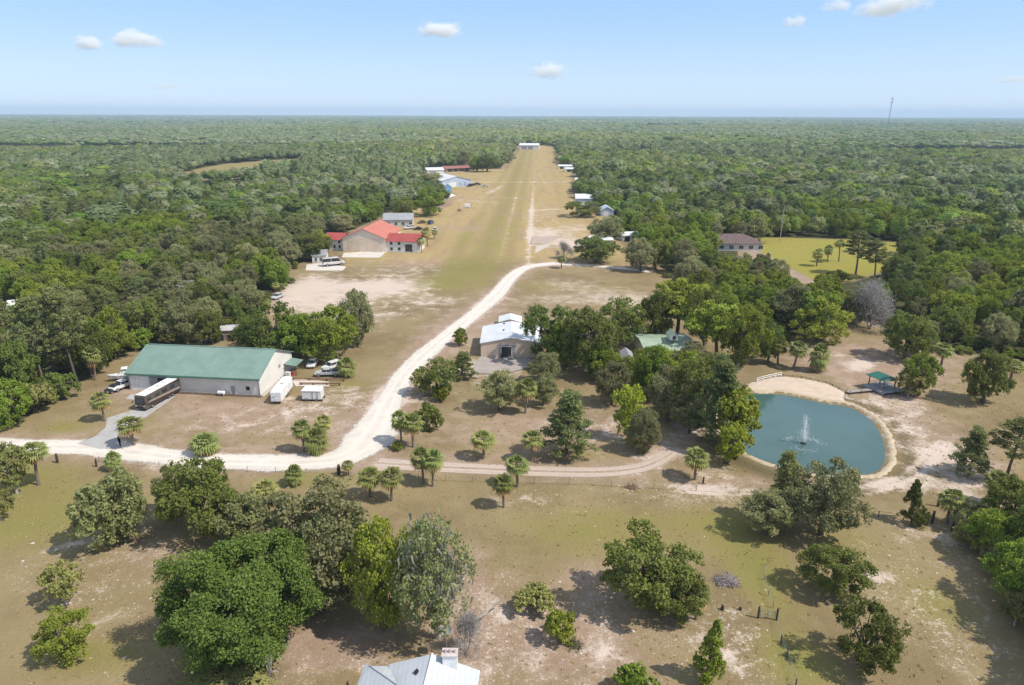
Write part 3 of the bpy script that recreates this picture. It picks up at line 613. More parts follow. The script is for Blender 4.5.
def palm(seed, H0=6, R0=2.0, key='palm', nf=32, trunkr=.17):
    """cabbage palm: fan fronds, the lower ones hanging and dry"""
    g = np.random.default_rng(seed); top = Vector((g.normal(0, .15), g.normal(0, .15), H0 - R0 * .95)); mb = MB()
    mb.tube([Vector((0, 0, -.3)), top * .35 + Vector((g.normal(0, .08), g.normal(0, .08), 0)), top * .75, top], [trunkr * 1.25, trunkr, trunkr * .95, trunkr * 1.35], 8)
    V, fr, dead = [], [], []
    for i in range(nf):
        e = math.pi * (.52 - .86 * (i + .5) / nf) + g.normal(0, .08); a = i * 2.3999 + g.normal(0, .15)
        d = Vector((math.cos(a)*math.cos(e), math.sin(a)*math.cos(e), math.sin(e))); side = Vector((-math.sin(a), math.cos(a), 0)); pet = R0 * .42 * g.uniform(.85, 1.1)
        hub = top + d * pet; up = side.cross(d)
        isdead = i > nf * .80
        V.append([top + side*.03, top - side*.03, hub - side*.03, hub + side*.03]); dead.append(isdead)
        nb = 10
        for j in range(nb):
            an = (j / (nb - 1) - .5) * 2.7; ld = (d * math.cos(an) + side * math.sin(an)).normalized(); L = R0 * .60 * g.uniform(.85, 1.1) * (1 - .18 * abs(an) / 1.35)
            mid = hub + ld * L * .55 + up * .02; tip = hub + ld * L + Vector((0, 0, -L * (.28 + .3 * g.uniform()))) ; wv = (ld.cross(up)).normalized() * (.135 * R0 / 2)
            V.append([hub, mid - wv, tip, mid + wv]); dead.append(isdead)
    V = np.array([[tuple(p) for p in q] for q in V], np.float32).reshape(-1, 3); dead = np.array(dead); n = len(dead); fc = np.arange(n*4).reshape(n, 4)
    tint = np.clip(np.repeat(g.uniform(.1, .9, nf), 11) + g.normal(0, .08, n), 0, 1)
    live = mesh_np('crown', V, [fc[~dead]], [LM['palm']], {'tint': tint[~dead]}); dd = mesh_np('dry_fronds', V, [fc[dead]], [LM['dead']], {'tint': tint[dead]})
    proto(key, R0, H0, 1 - 2 * R0 / H0 * .95, mb.mesh('trunk', PBARK), live, (('dry_fronds', dd),))
for k in range(3): palm(120 + k)
for k in range(2): palm(125 + k, 3.2, 1.75, 'stubpalm', 40)
for k in range(2): palm(128 + k, 9, 2.0, 'tallpalm', 30)
CB = {'palm': .38, 'stubpalm': .0, 'tallpalm': .58, 'pine': .42, 'moss': .3}
NAMES = {'bigoak': 'oak_tree', 'oak': 'oak_tree', 'bright': 'leafy_tree', 'grey': 'oak_tree', 'yellow': 'cypress_tree', 'scrub': 'scrub_tree', 'open': 'oak_tree', 'feather': 'willow_tree',
 'bush': 'bush', 'cedar': 'cedar_tree', 'conifer': 'juniper_tree', 'moss': 'mossy_tree', 'bare': 'bare_tree', 'deadwood': 'dead_tree', 'pine': 'pine_tree', 'lowpine': 'pine_tree', 'palm': 'palm_tree', 'stubpalm': 'palm_tree', 'tallpalm': 'palm_tree'}
HAND = []          # (x, y, radius) of the trees placed one by one
def plant(kind, k, loc, rx, h, label, cat=None, group=None, rz=None, parts=True):
    P = PROTO[kind]; p = P[k % len(P)]; rz = rng.uniform(0, 6.28) if rz is None else rz
    s = (rx / p['R'], rx / p['R'], h / p['H']); nm = NAMES[kind]
    o = empty(nm, loc, rz, label, cat or nm.replace('_', ' '), group); o.scale = (s[0] * rng.uniform(.9, 1.1), s[1] * rng.uniform(.9, 1.1), s[2]); o.rotation_euler = (rng.normal(0, .035), rng.normal(0, .035), rz)
    for pn, me in ((('branches', p['trunk']),) if kind == 'deadwood' else (('trunk', p['trunk']), (p['crown'].name.split('.')[0], p['crown']), *p['extra'])): link(pn, me, o)
    HAND.append((loc[0], loc[1], rx)); return o
def tree(kind, bx, by, top, wpx, label, k=None, cat=None, group=None, rz=None):
    """a tree standing at photo pixel (bx, by), its crown wpx wide and its top at row `top`"""
    if k is None: k = len(HAND)
    g = at(bx, by); cb = PROTO[kind][k % len(PROTO[kind])]['cb']; gzz = ground_z(g.x, g.y); lo, hi = .5, 30.
    for _ in range(30):
        h = (lo + hi) / 2; rz_ = h * (1 - cb) / 2; zc = h * cb + rz_; rx = (1.12 if 'palm' in kind else 1) * wpx * proj((g.x, g.y, zc))[2] / F / 2
        pt = min(proj((g.x, g.y + rx * math.sin(t), zc + rz_ * math.cos(t)))[1] for t in np.linspace(0, 1.6, 9))
        if pt > top: lo = h
        else: hi = h
    return plant(kind, k, (g.x, g.y, gzz), rx, h, label, cat, group, rz)
T = tree
# bottom field
T('bigoak', 250, 654, 528, 152, 'huge dark green oak with dense domed crown, largest tree in the near field', 0, rz=.6)
T('grey', 312, 600, 490, 130, 'broad greyish olive oak behind the huge dark oak and the bright leafy tree', 0)
T('grey', 330, 612, 520, 62, 'greyish crown filling the gap between the huge dark oak and the bright leafy tree', 1)
T('feather', 352, 585, 503, 70, 'pale olive crown filling in behind the bright leafy tree', 0, 'oak tree')
T('bright', 388, 628, 517, 74, 'bright green leafy tree between the grey oak and the moss-hung tree', 1)
T('moss', 440, 638, 511, 80, 'pale ragged tree hung with grey moss above the white-roofed house')
T('bare', 467, 655, 600, 46, 'brown leafless thicket right of the satellite dish', 0, 'bare tree')
T('scrub', 230, 697, 656, 96, 'olive shrub at the foot of the huge dark oak, cut by the lower picture edge', 0)
T('deadwood', 272, 684, 640, 34, 'bleached fallen branches right of the olive shrub under the huge oak', 0)
T('oak', 206, 538, 458, 82, 'olive green oak on the near side of the white road, right of the feathery tree', 1)
T('grey', 176, 520, 468, 40, 'small olive side tree touching the left flank of the roadside oak', 1)
T('feather', 118, 546, 474, 66, 'soft feathery grey-green tree alone in the left field', 0)
T('feather', 252, 545, 492, 60, 'pale feathery tree between the roadside oak and the huge dark oak', 1)
T('scrub', 68, 606, 564, 38, 'small yellow-green tree with pale trunk in the left field, upper of two', 1)
T('bright', 68, 664, 613, 54, 'small bright green tree in the left field, lower of two', 0)
T('scrub', 18, 497, 446, 40, 'dark scrubby tree under the tall palm at the left picture edge', 0)
T('scrub', 2, 524, 492, 24, 'small grey-green sapling cut by the left picture edge, below the tall palm', 1)
T('tallpalm', 40, 488, 441, 30, 'tall cabbage palm on the near side of the white road at far left', 0)
T('stubpalm', 118, 471, 450, 19, 'stubby young palm on the road verge near two dark fence posts', 0)
T('palm', 268, 508, 478, 27, 'palm peeking out behind the roadside oak', 1)
T('stubpalm', 296, 486, 463, 20, 'low bushy palm on the verge below the white road, right of the roadside oak', 1)
T('palm', 350, 476, 459, 13, 'thin little palm with a dark stump beside it at the road junction', 2)
T('palm', 371, 498, 464, 29, 'leafy palm just below the road junction, left of a close pair', 0)
T('palm', 393, 502, 464, 27, 'leafy palm just below the road junction, right of a close pair', 1)
T('palm', 424, 484, 445, 24, 'tall palm beside the sandy track, left of a close pair', 2)
T('palm', 434, 487, 447, 25, 'tall palm beside the sandy track, right of a close pair', 0)
T('palm', 505, 508, 471, 23, 'palm just below the sandy track with a sandy patch on its left', 1)
T('palm', 518, 487, 453, 27, 'palm at the edge of the sandy track, right behind the palm below the track', 2)
T('bush', 535, 610, 582, 46, 'low dark green bush in the stony near field', 0)
T('bush', 562, 639, 604, 34, 'round bright green bush in the stony near field', 1)
T('cedar', 709, 679, 617, 38, 'upright conical green cedar in the stony near field', 1)
T('bush', 638, 698, 662, 46, 'light green bush cut by the lower picture edge', 1)
T('oak', 646, 604, 523, 92, 'round dark green oak in the middle of the near field', 2)
T('oak', 676, 616, 562, 56, 'smaller oak leaning on the front of the mid-field round oak', 0)
T('palm', 698, 618, 575, 27, 'palm growing at the right foot of the mid-field round oak', 0)
T('oak', 834, 590, 537, 64, 'round dark green tree in the right field, upper of two', 1)
T('oak', 866, 664, 594, 74, 'round dark green tree in the right field, lower of two', 0)
T('grey', 766, 532, 486, 58, 'bushy dark scrub oak at the left foot of the pond-side tree group', 2)
T('lowpine', 786, 520, 452, 42, 'feathery pine standing in the tree group below the pond', 0)
T('grey', 822, 532, 456, 78, 'broad pale oak, largest in the tree group below the pond', 1)
T('cedar', 913, 520, 478, 33, 'bright green small conical tree by the field gate below the pond', 0)
T('palm', 948, 520, 482, 27, 'palm beside the dark gate posts at the right field corner', 0)
T('palm', 992, 501, 463, 28, 'palm at the edge of the right woods, behind the palm with the gate posts', 1)
T('lowpine', 969, 473, 425, 40, 'small spreading pine in the sandy patch right of the pond', 1)
T('pine', 1007, 475, 414, 44, 'tall pine with bare trunk at the right picture edge', 0)
# right woods edge in the near field
for i, (a, b, t, wd, kd, lb) in enumerate(((970,528,494,40,'grey','pale shrubby tree at the top end of the right-hand near woods'),(1008,532,470,60,'oak','tall dark oak at the right picture edge in the near woods'),(990,552,504,52,'bright','bright green tree in the middle of the right-hand near woods'),
  (972,545,516,34,'scrub','low olive shrub on the field side of the right-hand near woods'),(1012,598,534,64,'bright','leafy tree hanging over the sandy track at the right picture edge'),(1040,570,490,70,'oak','oak cut by the right picture edge in the near woods'),
  (1016,622,584,34,'scrub','low tree at the bottom end of the right-hand near woods'),(1072,640,540,90,'oak','oak outside the right picture edge that shades the sandy track'),(1050,620,560,50,'bright','leafy tree at the far right edge shading the lower field'),
  (1090,670,590,70,'grey','grey oak outside the right picture edge beside the lower field'),(1130,700,580,110,'oak','large oak outside the right picture edge near the field corner'),(998,574,540,36,'grey','greyish shrub tree under the leafy tree at the right edge'))): T(kd, a, b, t, wd, lb, i)
# around the road and the big hangar
T('palm', 106, 424, 392, 24, 'palm on the grass left of the motorhome drive', 0)
T('palm', 135, 448, 416, 28, 'palm on the right of the drive mouth at the white road', 1)
T('stubpalm', 211, 453, 429, 31, 'wide stubby palm with many trunks in front of the green-roofed hangar', 0)
T('palm', 305, 453, 418, 22, 'palm on the left of the three by the road bend', 1)
T('palm', 324, 441, 413, 20, 'taller palm at the back of the three by the road bend', 2)
T('stubpalm', 319, 454, 424, 26, 'low palm at the front of the three by the road bend', 1)
T('palm', 402, 442, 407, 21, 'palm at the roadside cluster right of the road bend, left one', 0)
T('palm', 414, 448, 410, 25, 'palm at the roadside cluster right of the road bend, front one', 1)
T('bush', 428, 430, 403, 28, 'round green bush at the back of the roadside palm cluster', 2)
T('bush', 398, 451, 442, 13, 'tiny round bush at the foot of the roadside palm cluster', 1)
T('palm', 484, 459, 428, 30, 'lone round-headed palm in the yard above the sandy track', 2)
T('palm', 533, 461, 427, 23, 'lone palm in the yard, left of the twin-trunked juniper', 0)
T('lowpine', 567, 455, 391, 52, 'dark twin-trunked juniper in the yard below the oak grove', 0)
T('yellow', 629, 440, 385, 32, 'slim yellow-green tree in the yard left of the dirt driveway', 0)
T('grey', 646, 452, 408, 34, 'round grey-green tree in front of the slim yellow-green tree', 0)
T('scrub', 636, 448, 424, 26, 'low olive shrub between the yellow-green tree and the palm by the pond', 1)
T('palm', 696, 478, 443, 28, 'lone palm on the sand between the sandy track and the pond', 1)
T('lowpine', 722, 446, 360, 58, 'tall dark green pine beside the left bank of the pond', 1)
T('yellow', 738, 452, 386, 46, 'yellow-green cypress leaning over the left bank of the pond', 1)
T('yellow', 728, 462, 420, 30, 'low yellowish shrub at the foot of the cypress by the pond', 0)
T('oak', 440, 396, 357, 36, 'dark oak beside the white road near the white-roofed hangar', 0)
T('scrub', 424, 396, 368, 26, 'shrubby oak on the roadside left of the dark roadside oak', 0)
T('bush', 441, 401, 387, 18, 'bright lime green bush right beside the white road', 1)
T('lowpine', 462, 378, 352, 30, 'small pine left of the white-roofed hangar', 0)
T('bright', 460, 346, 328, 16, 'little round lollipop tree by the road behind the white-roofed hangar', 2)
T('grey', 500, 410, 370, 44, 'grey-green spreading oak in the yard before the white-roofed hangar', 2)
T('palm', 526, 413, 374, 23, 'palm in the yard beside the grey-green spreading oak', 0)
T('grey', 545, 382, 352, 34, 'small grey oak at the right corner of the white-roofed hangar', 0)
T('grey', 543, 405, 374, 26, 'small rounded grey tree right of the yard palm', 1)
# the grove by the green-roofed house
for i, (a, b, t, wd, kd, lb) in enumerate(((548,360,302,56,'oak','broad green oak hiding the right side of the white-roofed hangar'),(590,372,304,66,'oak','large dark oak in the middle of the grove beside the hangar'),(566,366,318,40,'bright','fresh green tree in front of the grove beside the hangar'),
  (620,345,296,58,'oak','dark oak at the back of the grove left of the green-roofed house'),(655,340,284,44,'oak','dark oak behind the green-roofed house'),(677,336,278,62,'open','tall open-crowned tree with visible trunk behind the green-roofed house'),(716,358,300,60,'open','pale green tree at the right end of the green-roofed house'),
  (742,364,302,48,'bright','leafy tree right of the green-roofed house towards the pond beach'),(652,398,344,46,'bright','pale green tree in front of the green-roofed house'),(684,398,352,52,'bright','lime green tree before the green-roofed house, near the dirt driveway'),(668,420,366,50,'grey','grey-green tree on the yard side of the green-roofed house'),
  (612,404,362,36,'grey','grey-green tree at the yard corner of the grove'),(700,424,352,64,'oak','dark oak between the green-roofed house and the pond'),(690,432,392,40,'grey','low grey oak above the dirt driveway'),(600,380,340,36,'bright','low green tree at the front edge of the dark grove'),(704,345,284,40,'oak','dark oak behind the pale green tree at the house end'),(664,384,346,46,'bright','tree hiding the middle of the green-roofed house front'),(688,384,340,40,'grey','pale grey tree hiding the right half of the green-roofed house'),(638,386,350,34,'bright','light tree hiding the left corner of the green-roofed house'))): T(kd, a, b, t, wd, lb, i)
# pond far side and gazebo
T('oak', 768, 360, 318, 30, 'dark oak behind the white fence of the pond beach', 0)
T('bright', 818, 340, 298, 56, 'spreading pale green tree above the pond, on the path to the gazebo', 0)
T('open', 812, 336, 288, 40, 'taller tree directly behind the spreading pale green tree above the pond', 1)
T('palm', 778, 362, 334, 19, 'palm above the pond beach, left of three', 1)
T('palm', 793, 367, 336, 22, 'palm above the pond beach, middle of three', 2)
T('stubpalm', 817, 370, 338, 22, 'thick bushy palm above the pond beach, right of three', 0)
T('oak', 904, 356, 306, 46, 'dark rounded oak on the sandy slope behind the gazebo', 1)
T('grey', 922, 352, 318, 28, 'lighter tree touching the right side of the rounded oak behind the gazebo', 0)
T('palm', 941, 363, 337, 22, 'round-headed palm between the gazebo and the right woods', 0)
T('oak', 984, 399, 346, 48, 'rounded green oak in the clearing right of the gazebo', 2)
T('palm', 1011, 376, 354, 22, 'palm right of the rounded oak in the clearing near the right edge', 1)
T('bright', 919, 392, 348, 34, 'green tree growing right beside the gazebo', 1)
T('scrub', 908, 394, 367, 30, 'small low tree overhanging the gazebo deck', 0)
T('bare', 870, 326, 271, 50, 'grey leafless tree at the edge of the right woods above the sand', 0)
T('oak', 852, 322, 288, 30, 'dark oak on the left of the grey leafless tree', 2)
# edge of the left woods, behind and left of the big hangar
for i, (a, b, t, wd, kd, lb) in enumerate(((150,347,300,44,'oak','dark oak whose crown tops the left end of the green hangar roof'),(186,346,302,40,'grey','greyish oak behind the middle of the green hangar roof'),(213,347,310,30,'oak','oak left of the weathered grey shed behind the hangar'),(116,362,314,40,'bright','fresh green tree behind the white boat at the hangar end'),
  (92,378,322,44,'oak','dark oak at the woods edge left of the white boat'),(78,388,292,44,'pine','tall round-topped pine at the woods edge left of the motorhome drive'),(48,398,306,40,'pine','pine with bare trunk at the woods edge, second from the left picture edge'),(96,384,346,20,'palm','straw-coloured palm at the woods edge left of the white boat'),
  (60,404,376,34,'bush','dense green bush at the woods edge below the tall round-topped pine'),(34,418,384,40,'bush','large dark bush where the woods meet the white road'),(12,432,382,44,'bright','leafy thicket at the left picture edge beside the white road'),(20,410,340,50,'oak','dark oak behind the leafy thicket at the left picture edge'),
  (100,374,350,22,'bush','low bush at the woods edge behind the white boat'),(140,352,330,26,'bush','bush pressed against the rear left corner of the green-roofed hangar'),(170,348,330,26,'scrub','scrubby undergrowth behind the green-roofed hangar'))): T(kd, a, b, t, wd, lb, i)
# lawn and airstrip trees
T('palm', 816, 264, 245, 13, 'small palm on the yellow lawn, left of three', 0)
T('palm', 827, 260, 241, 12, 'small palm on the yellow lawn, middle of three', 1)
T('tallpalm', 838, 259, 236, 13, 'taller palm on the yellow lawn, right of three', 0)
T('pine', 855, 272, 230, 28, 'tall pine in front of the yellow lawn, left one', 1)
T('pine', 874, 276, 239, 26, 'tall pine in front of the yellow lawn, right one', 2)
T('bush', 838, 278, 268, 20, 'dark bush at the near edge of the yellow lawn', 2)
T('bush', 760, 240, 222, 24, 'round light bush beside the purple-roofed house', 0)
T('oak', 581, 216, 200, 34, 'low round oak in front of the long white hangar right of the airstrip', 0)
T('grey', 606, 242, 215, 36, 'olive oak before the pale blue gable building right of the airstrip', 1)
T('oak', 595, 262, 235, 48, 'wide dark oak beside the end of the white road', 1)
T('bare', 564, 258, 238, 22, 'grey twiggy tree on the left of the wide oak at the road end', 0)
T('palm', 561, 268, 254, 11, 'tiny palm beside the curve at the end of the white road', 1)
T('grey', 640, 270, 238, 38, 'dusty grey oak standing by the sandy lane right of the road end', 2)
T('oak', 655, 268, 236, 26, 'darker oak touching the right side of the dusty grey oak', 2)
T('bright', 427, 216, 190, 36, 'vivid green oak at the left edge of the airstrip behind the red-roofed hangar', 0)
T('oak', 402, 218, 196, 24, 'dark green tree left of the vivid green oak beside the grey-roofed house', 1)
T('grey', 430, 186, 173, 30, 'round grey oak between the white hangars left of the airstrip', 1)
T('oak', 486, 172, 154, 22, 'dark oak nearest the far end of the airstrip on its left side', 0)
T('grey', 462, 170, 152, 14, 'brownish grey tree behind the maroon roofed shed', 2)
T('bright', 476, 172, 156, 18, 'light green tree right of the maroon roofed shed', 2)
T('grey', 507, 163, 151, 14, 'grey rounded tree left of the hangar at the airstrip end', 0)
T('oak', 312, 262, 234, 40, 'broad oak overhanging the white cottage left of the red-roofed hangar', 2)
T('palm', 421, 253, 236, 10, 'thin palm at the right corner of the red-roofed hangar', 0)
T('palm', 427, 247, 226, 12, 'straw-coloured palm behind the thin palm by the red-roofed hangar', 1)
T('palm', 434, 240, 230, 8, 'smallest palm by the cars beside the red-roofed hangar', 2)
T('grey', 577, 189, 180, 14, 'twiggy tree by the small white shed on the right side of the airstrip', 1)
# trees round the car park behind the big hangar
T('oak', 272, 356, 306, 58, 'dark oak behind the right end of the green-roofed hangar', 0)
T('bright', 330, 362, 306, 58, 'vivid light green tree over the parked pickup', 1)
T('grey', 358, 346, 292, 44, 'olive grey oak at the right rear of the car park', 0)
T('bright', 300, 360, 316, 44, 'green tree in the middle behind the car park', 2)
T('stubpalm', 347, 377, 355, 20, 'bushy palm right of the parked pickup', 1)
T('oak', 254, 350, 318, 30, 'oak beside the small weathered shed behind the hangar', 1)
# ------------------------------------------------------------------ buildings
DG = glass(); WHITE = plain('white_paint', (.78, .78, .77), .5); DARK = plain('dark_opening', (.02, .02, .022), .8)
GREY = plain('grey_paint', (.32, .33, .34), .6); BLACK = plain('black_rubber', (.02, .02, .02), .7); STEEL = plain('steel', (.45, .46, .48), .4, .6)
WOOD = plain('weathered_wood', (.30, .25, .20), .85, 0, .2, .3); DKWOOD = plain('dark_wood', (.075, .06, .05), .85, 0, .2, .3); BROWNW = plain('brown_timber', (.22, .13, .08), .85, 0, .2, .3)
def panel_part(root, w, d, o, over=0):
    face, u0, u1, z0, z1, mat, nm = o[:7]; t = .06
    def bx(a0, a1, b0, b1, p0, p1):
        m = MB()
        if face == 'f': m.box(a0, a1, -p1, -p0, b0, b1)
        elif face == 'b': m.box(a0, a1, d + p0, d + p1, b0, b1)
        elif face == 'r': m.box(w + p0, w + p1, a0, a1, b0, b1)
        else: m.box(-p1, -p0, a0, a1, b0, b1)
        return m
    p = bx(u0, u1, z0, z1, .003, t).build(nm, mat, root)
    if len(o) > 7:      # surround
        fm = o[7]; k = .12; m = MB()
        for a in ((u0-k, u0, z0, z1+k), (u1, u1+k, z0, z1+k), (u0, u1, z1, z1+k)) + (((u0-k, u1+k, z0-k, z0),) if nm == 'window' else ()):
            q = bx(*a, .003, t + .05); m.add(q.v, q.f)
        if nm == 'window': q = bx((u0+u1)/2-.03, (u0+u1)/2+.03, z0, z1, t+.002, t+.03); m.add(q.v, q.f)
        m.build('frame', fm, p)
    return p
def bldg(name, label, cat, P0, P1, d, hw, hr, ridge, wm, rm, over=.45, ops=(), group=None, ratio=.5, th=.16, zb=0, hip=0):
    ang = math.atan2(P1.y - P0.y, P1.x - P0.x); w = math.hypot(P1.x - P0.x, P1.y - P0.y)
    root = empty(name, (P0.x, P0.y, zb), ang, label, cat, group); o = over; zf = -.3
    if ridge == 'x':
        yr = d * ratio; prof = [(0, zf), (d, zf), (d, hw), (yr, hr), (0, hw)]
        MB().prism(prof, 'x', 0, w).build('wall', wm, root) if not hip else MB().box(0, w, 0, d, zf, hw).build('wall', wm, root)
        s1 = (hr - hw) / yr; s2 = (hr - hw) / (d - yr); q = .02
        r = MB()
        if not hip:
            r.prism([(-o, hw - s1*o + q), (yr, hr + q), (d + o, hw - s2*o + q), (d + o, hw - s2*o + q + th), (yr, hr + q + th), (-o, hw - s1*o + q + th)], 'x', -o, w + o)
        else:
            e = [(-o, -o), (w+o, -o), (w+o, d+o), (-o, d+o)]; z0 = hw
            r.add([(*a, z0) for a in e] + [(*a, z0 + th) for a in e] + [(hip, yr, hr), (w - hip, yr, hr)], [(0,3,2,1),(0,1,5,4),(1,2,6,5),(2,3,7,6),(3,0,4,7),(4,5,9,8),(5,6,9),(6,7,8,9),(7,4,8)])
        roof = r.build('roof', rm, root)
    else:
        xr = w * ratio; prof = [(0, zf), (w, zf), (w, hw), (xr, hr), (0, hw)]
        MB().prism(prof, 'y', 0, d).build('wall', wm, root)
        s1 = (hr - hw) / xr; s2 = (hr - hw) / (w - xr); q = .02
        roof = MB().prism([(-o, hw - s1*o + q), (xr, hr + q), (w + o, hw - s2*o + q), (w + o, hw - s2*o + q + th), (xr, hr + q + th), (-o, hw - s1*o + q + th)], 'y', -o, d + o).build('roof', rm, root)
    for x in ops: panel_part(root, w, d, x)
    return root, roof, w
GREENR = seams('green_metal_roof', (.185, .275, .228), 0, .9, .5); WSEAM = seams('white_metal_wall', (.74, .705, .65), 0, .5, .5, .08, .4); WSEAMY = seams('white_metal_wall_end', (.70, .69, .67), 1, .5)
WROOF = seams('white_metal_roof', (.66, .67, .68), 1, .6, .45); REDR = seams('red_metal_roof', (.50, .165, .105), 1, .6, .5); MAROON = seams('dark_red_roof', (.36, .07, .055), 0, .6, .5)
TANW = seams('tan_metal_wall', (.68, .53, .40), 0, .4); TANDOOR = seams('tan_hangar_door', (.70, .57, .45), 0, 1.2); GREYR = seams('grey_metal_roof', (.33, .335, .34), 0, .6); PURPLE = plain('purple_brown_shingle', (.150, .105, .100), .9, 0, .2, .25, 1)
SLATE = seams('pale_blue_wall', (.48, .56, .68), 0, .5); BLUE = plain('blue_wall', (.16, .30, .52), .6)
TEAL = seams('pale_green_metal_roof', (.33, .41, .31), 0, .5, .45)
# big hangar
a_, b_, c_ = at(131, 392.3), at(261, 397.5), at(291, 369.5)
d_ = (c_ - b_).length; mid = (b_ + c_) / 2; hr_ = zat(mid, 351.5); hw_ = zat(b_, 380)
root, roof, w_ = bldg('metal_hangar', 'long white metal hangar with a broad green metal roof beside the motorhome', 'hangar', a_, b_, d_, hw_, hr_, 'x', WSEAM, GREENR, .5,
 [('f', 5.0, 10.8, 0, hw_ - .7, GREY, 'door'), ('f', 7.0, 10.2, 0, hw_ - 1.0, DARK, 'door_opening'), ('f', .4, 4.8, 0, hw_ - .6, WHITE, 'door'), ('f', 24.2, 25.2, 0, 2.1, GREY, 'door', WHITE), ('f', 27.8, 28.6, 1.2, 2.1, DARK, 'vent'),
  ('r', 12.2, 13.2, 0, 2.1, GREY, 'door', WHITE), ('r', 10.0, 11.0, 2.8, 3.6, GREY, 'wall_lamp')])
GREEN_TRIM = plain('green_trim', (.07, .20, .14), .5)
MB().box(-.5, w_ + .5, -.62, -.505, hw_ - .42, hw_ - .18).build('gutter', GREEN_TRIM, root)
for x in (.0, w_ - .12): MB().box(x, x + .12, -.12, -.005, 0, hw_ - .4).build('corner_trim', GREY, root)
MB().box(0, w_, d_ * .5 - .18, d_ * .5 + .18, hr_ + .15, hr_ + .26).build('ridge_cap', GREENR, root)
rt = root.matrix_basis.copy()
HM = Matrix.Translation(root.location) @ Matrix.Rotation(root.rotation_euler.z, 4, 'Z')
def onh(x, y, z=0): return HM @ Vector((x, y, z))
# lean-to, goods and flower bed by the end wall
o = empty('lean_to', onh(w_ + .1, d_ - 5), root.rotation_euler.z, 'small green lean-to roof on posts at the rear of the green-roofed hangar end wall', 'lean-to')
MB().slab([(0, 0, 2.9), (3, 0, 2.5), (3, 4.6, 2.5), (0, 4.6, 2.9)], .1).build('roof', GREENR, o)
for y in (.2, 4.4): MB().box(2.75, 2.87, y - .06, y + .06, -.1, 2.42).build('post', DKWOOD, o)
for i, (x, y, sx, sy, sz, m, lb) in enumerate(((w_ + 1.2, 9.2, .9, .7, .9, GREY, 'grey crate by the hangar end wall, nearest the white trailer'), (w_ + 1.5, 10.6, .8, .8, .7, BROWNW, 'brown wooden crate in the row of goods by the hangar end wall'),
  (w_ + 1.3, 11.9, 1.1, .6, 1.1, WHITE, 'pale upright cabinet in the row of goods by the hangar end wall'), (w_ + 2.2, 13.0, .8, .8, .8, plain('red_plastic', (.45, .10, .08)), 'reddish crate near the lean-to roof by the hangar end wall'))):
    q = empty('crate', onh(x, y), root.rotation_euler.z, lb, 'crate'); MB().box(-sx/2, sx/2, -sy/2, sy/2, 0, sz).build('box', m, q, .04); MB().box(-sx/2-.03, sx/2+.03, -sy/2-.03, sy/2+.03, sz+.003, sz + .08).build('lid', m, q)
q = empty('propane_tank', onh(w_ - 8.6, -1.0), root.rotation_euler.z, 'small white round-ended tank on legs against the front wall of the green-roofed hangar', 'tank')
MB().tube([(-.8, 0, .75), (-.7, 0, .75), (.7, 0, .75), (.8, 0, .75)], [.2, .42, .42, .2], 14).build('tank', WHITE, q)
for x in (-.5, .5): MB().box(x - .06, x + .06, -.25, .25, 0, .42).build('leg', GREY, q)
tag(MB().box(11.4, w_ + .5, -1.0, -.13, -.2, .14).build('flower_bed', plain('dark_mulch', (.10, .075, .055), .95)), kind='structure').matrix_basis = HM
tag(MB().box(w_ + .2, w_ + 1.0, -.4, d_, -.2, .09).build('walkway', plain('grey_concrete', (.42, .39, .36), .9)), kind='structure').matrix_basis = HM
# white-roofed hangar in the middle
a_, b_ = at(481, 357), at(541, 357); hw_ = zat(a_, 343.5); hr_ = zat((a_ + b_) / 2, 338)
dpt = at(482, 327, hw_).y - a_.y
root, roof, w_ = bldg('small_hangar', 'tan metal hangar with a bright white gable roof and a dark open door', 'hangar', a_, b_, dpt, hw_, hr_, 'y', TANW, WROOF, .25,
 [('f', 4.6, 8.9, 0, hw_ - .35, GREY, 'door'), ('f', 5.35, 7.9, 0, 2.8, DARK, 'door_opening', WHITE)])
for y in (7, 13): MB().box(w_*.5 - 2.3, w_*.5 - 1.8, y, y + .6, hr_ - .55, hr_ - .05).build('roof_vent', DARK, root)
MB().box(-.02, .05, -.06, -.003, 0, .25).build('base_trim', GREY, root)
hq = zat(at(510, 328), 319.5)
bldg('shed', 'low white-roofed shed directly behind the tan hangar with the white roof', 'shed', at(499, 328), at(521, 328), 6, hq - .9, hq, 'y', TANW, WROOF, .2, [('f', 1, 3, 0, 2.2, GREY, 'door')])
o = empty('propane_bottle', at(502, 357) - Vector((0, .7, 0)), 0, 'dark upright gas bottle beside the open door of the tan hangar', 'gas bottle')
MB().tube([(0, 0, 0), (0, 0, 1.0), (0, 0, 1.2)], [.25, .25, .1], 10).build('bottle', DARK, o); MB().tube([(0, 0, 1.2), (0, 0, 1.35)], .06, 6).build('valve', STEEL, o)
# green-roofed house in the grove
a_, b_ = at(646, 361.5), at(695, 360.5); hw_ = 3.4; 
root, roof, w_ = bldg('house', 'house with a pale green metal roof and dormer half hidden in the oak grove', 'house', a_, b_, 13, 3.2, zat(at(665, 352), 337), 'x', plain('cream_wall', (.62, .58, .50)), TEAL, .6, [('f', 2.4 * k + 1, 2.4 * k + 2.2, 1, 2.4, DG, 'window', WHITE) for k in range(4)])
dm = MB().prism([(6.6, 5.0), (8.6, 5.0), (8.6, 6.0), (7.6, 6.9), (6.6, 6.0)], 'y', 2.6, 5.8).build('dormer', WHITE, root)
MB().prism([(6.3, 5.78), (7.6, 6.95), (8.9, 5.78), (8.9, 5.9), (7.6, 7.1), (6.3, 5.9)], 'y', 2.4, 6.4).build('dormer_roof', TEAL, dm)
MB().box(7.2, 8.0, 2.54, 2.597, 5.2, 6.1).build('window', DG, dm)
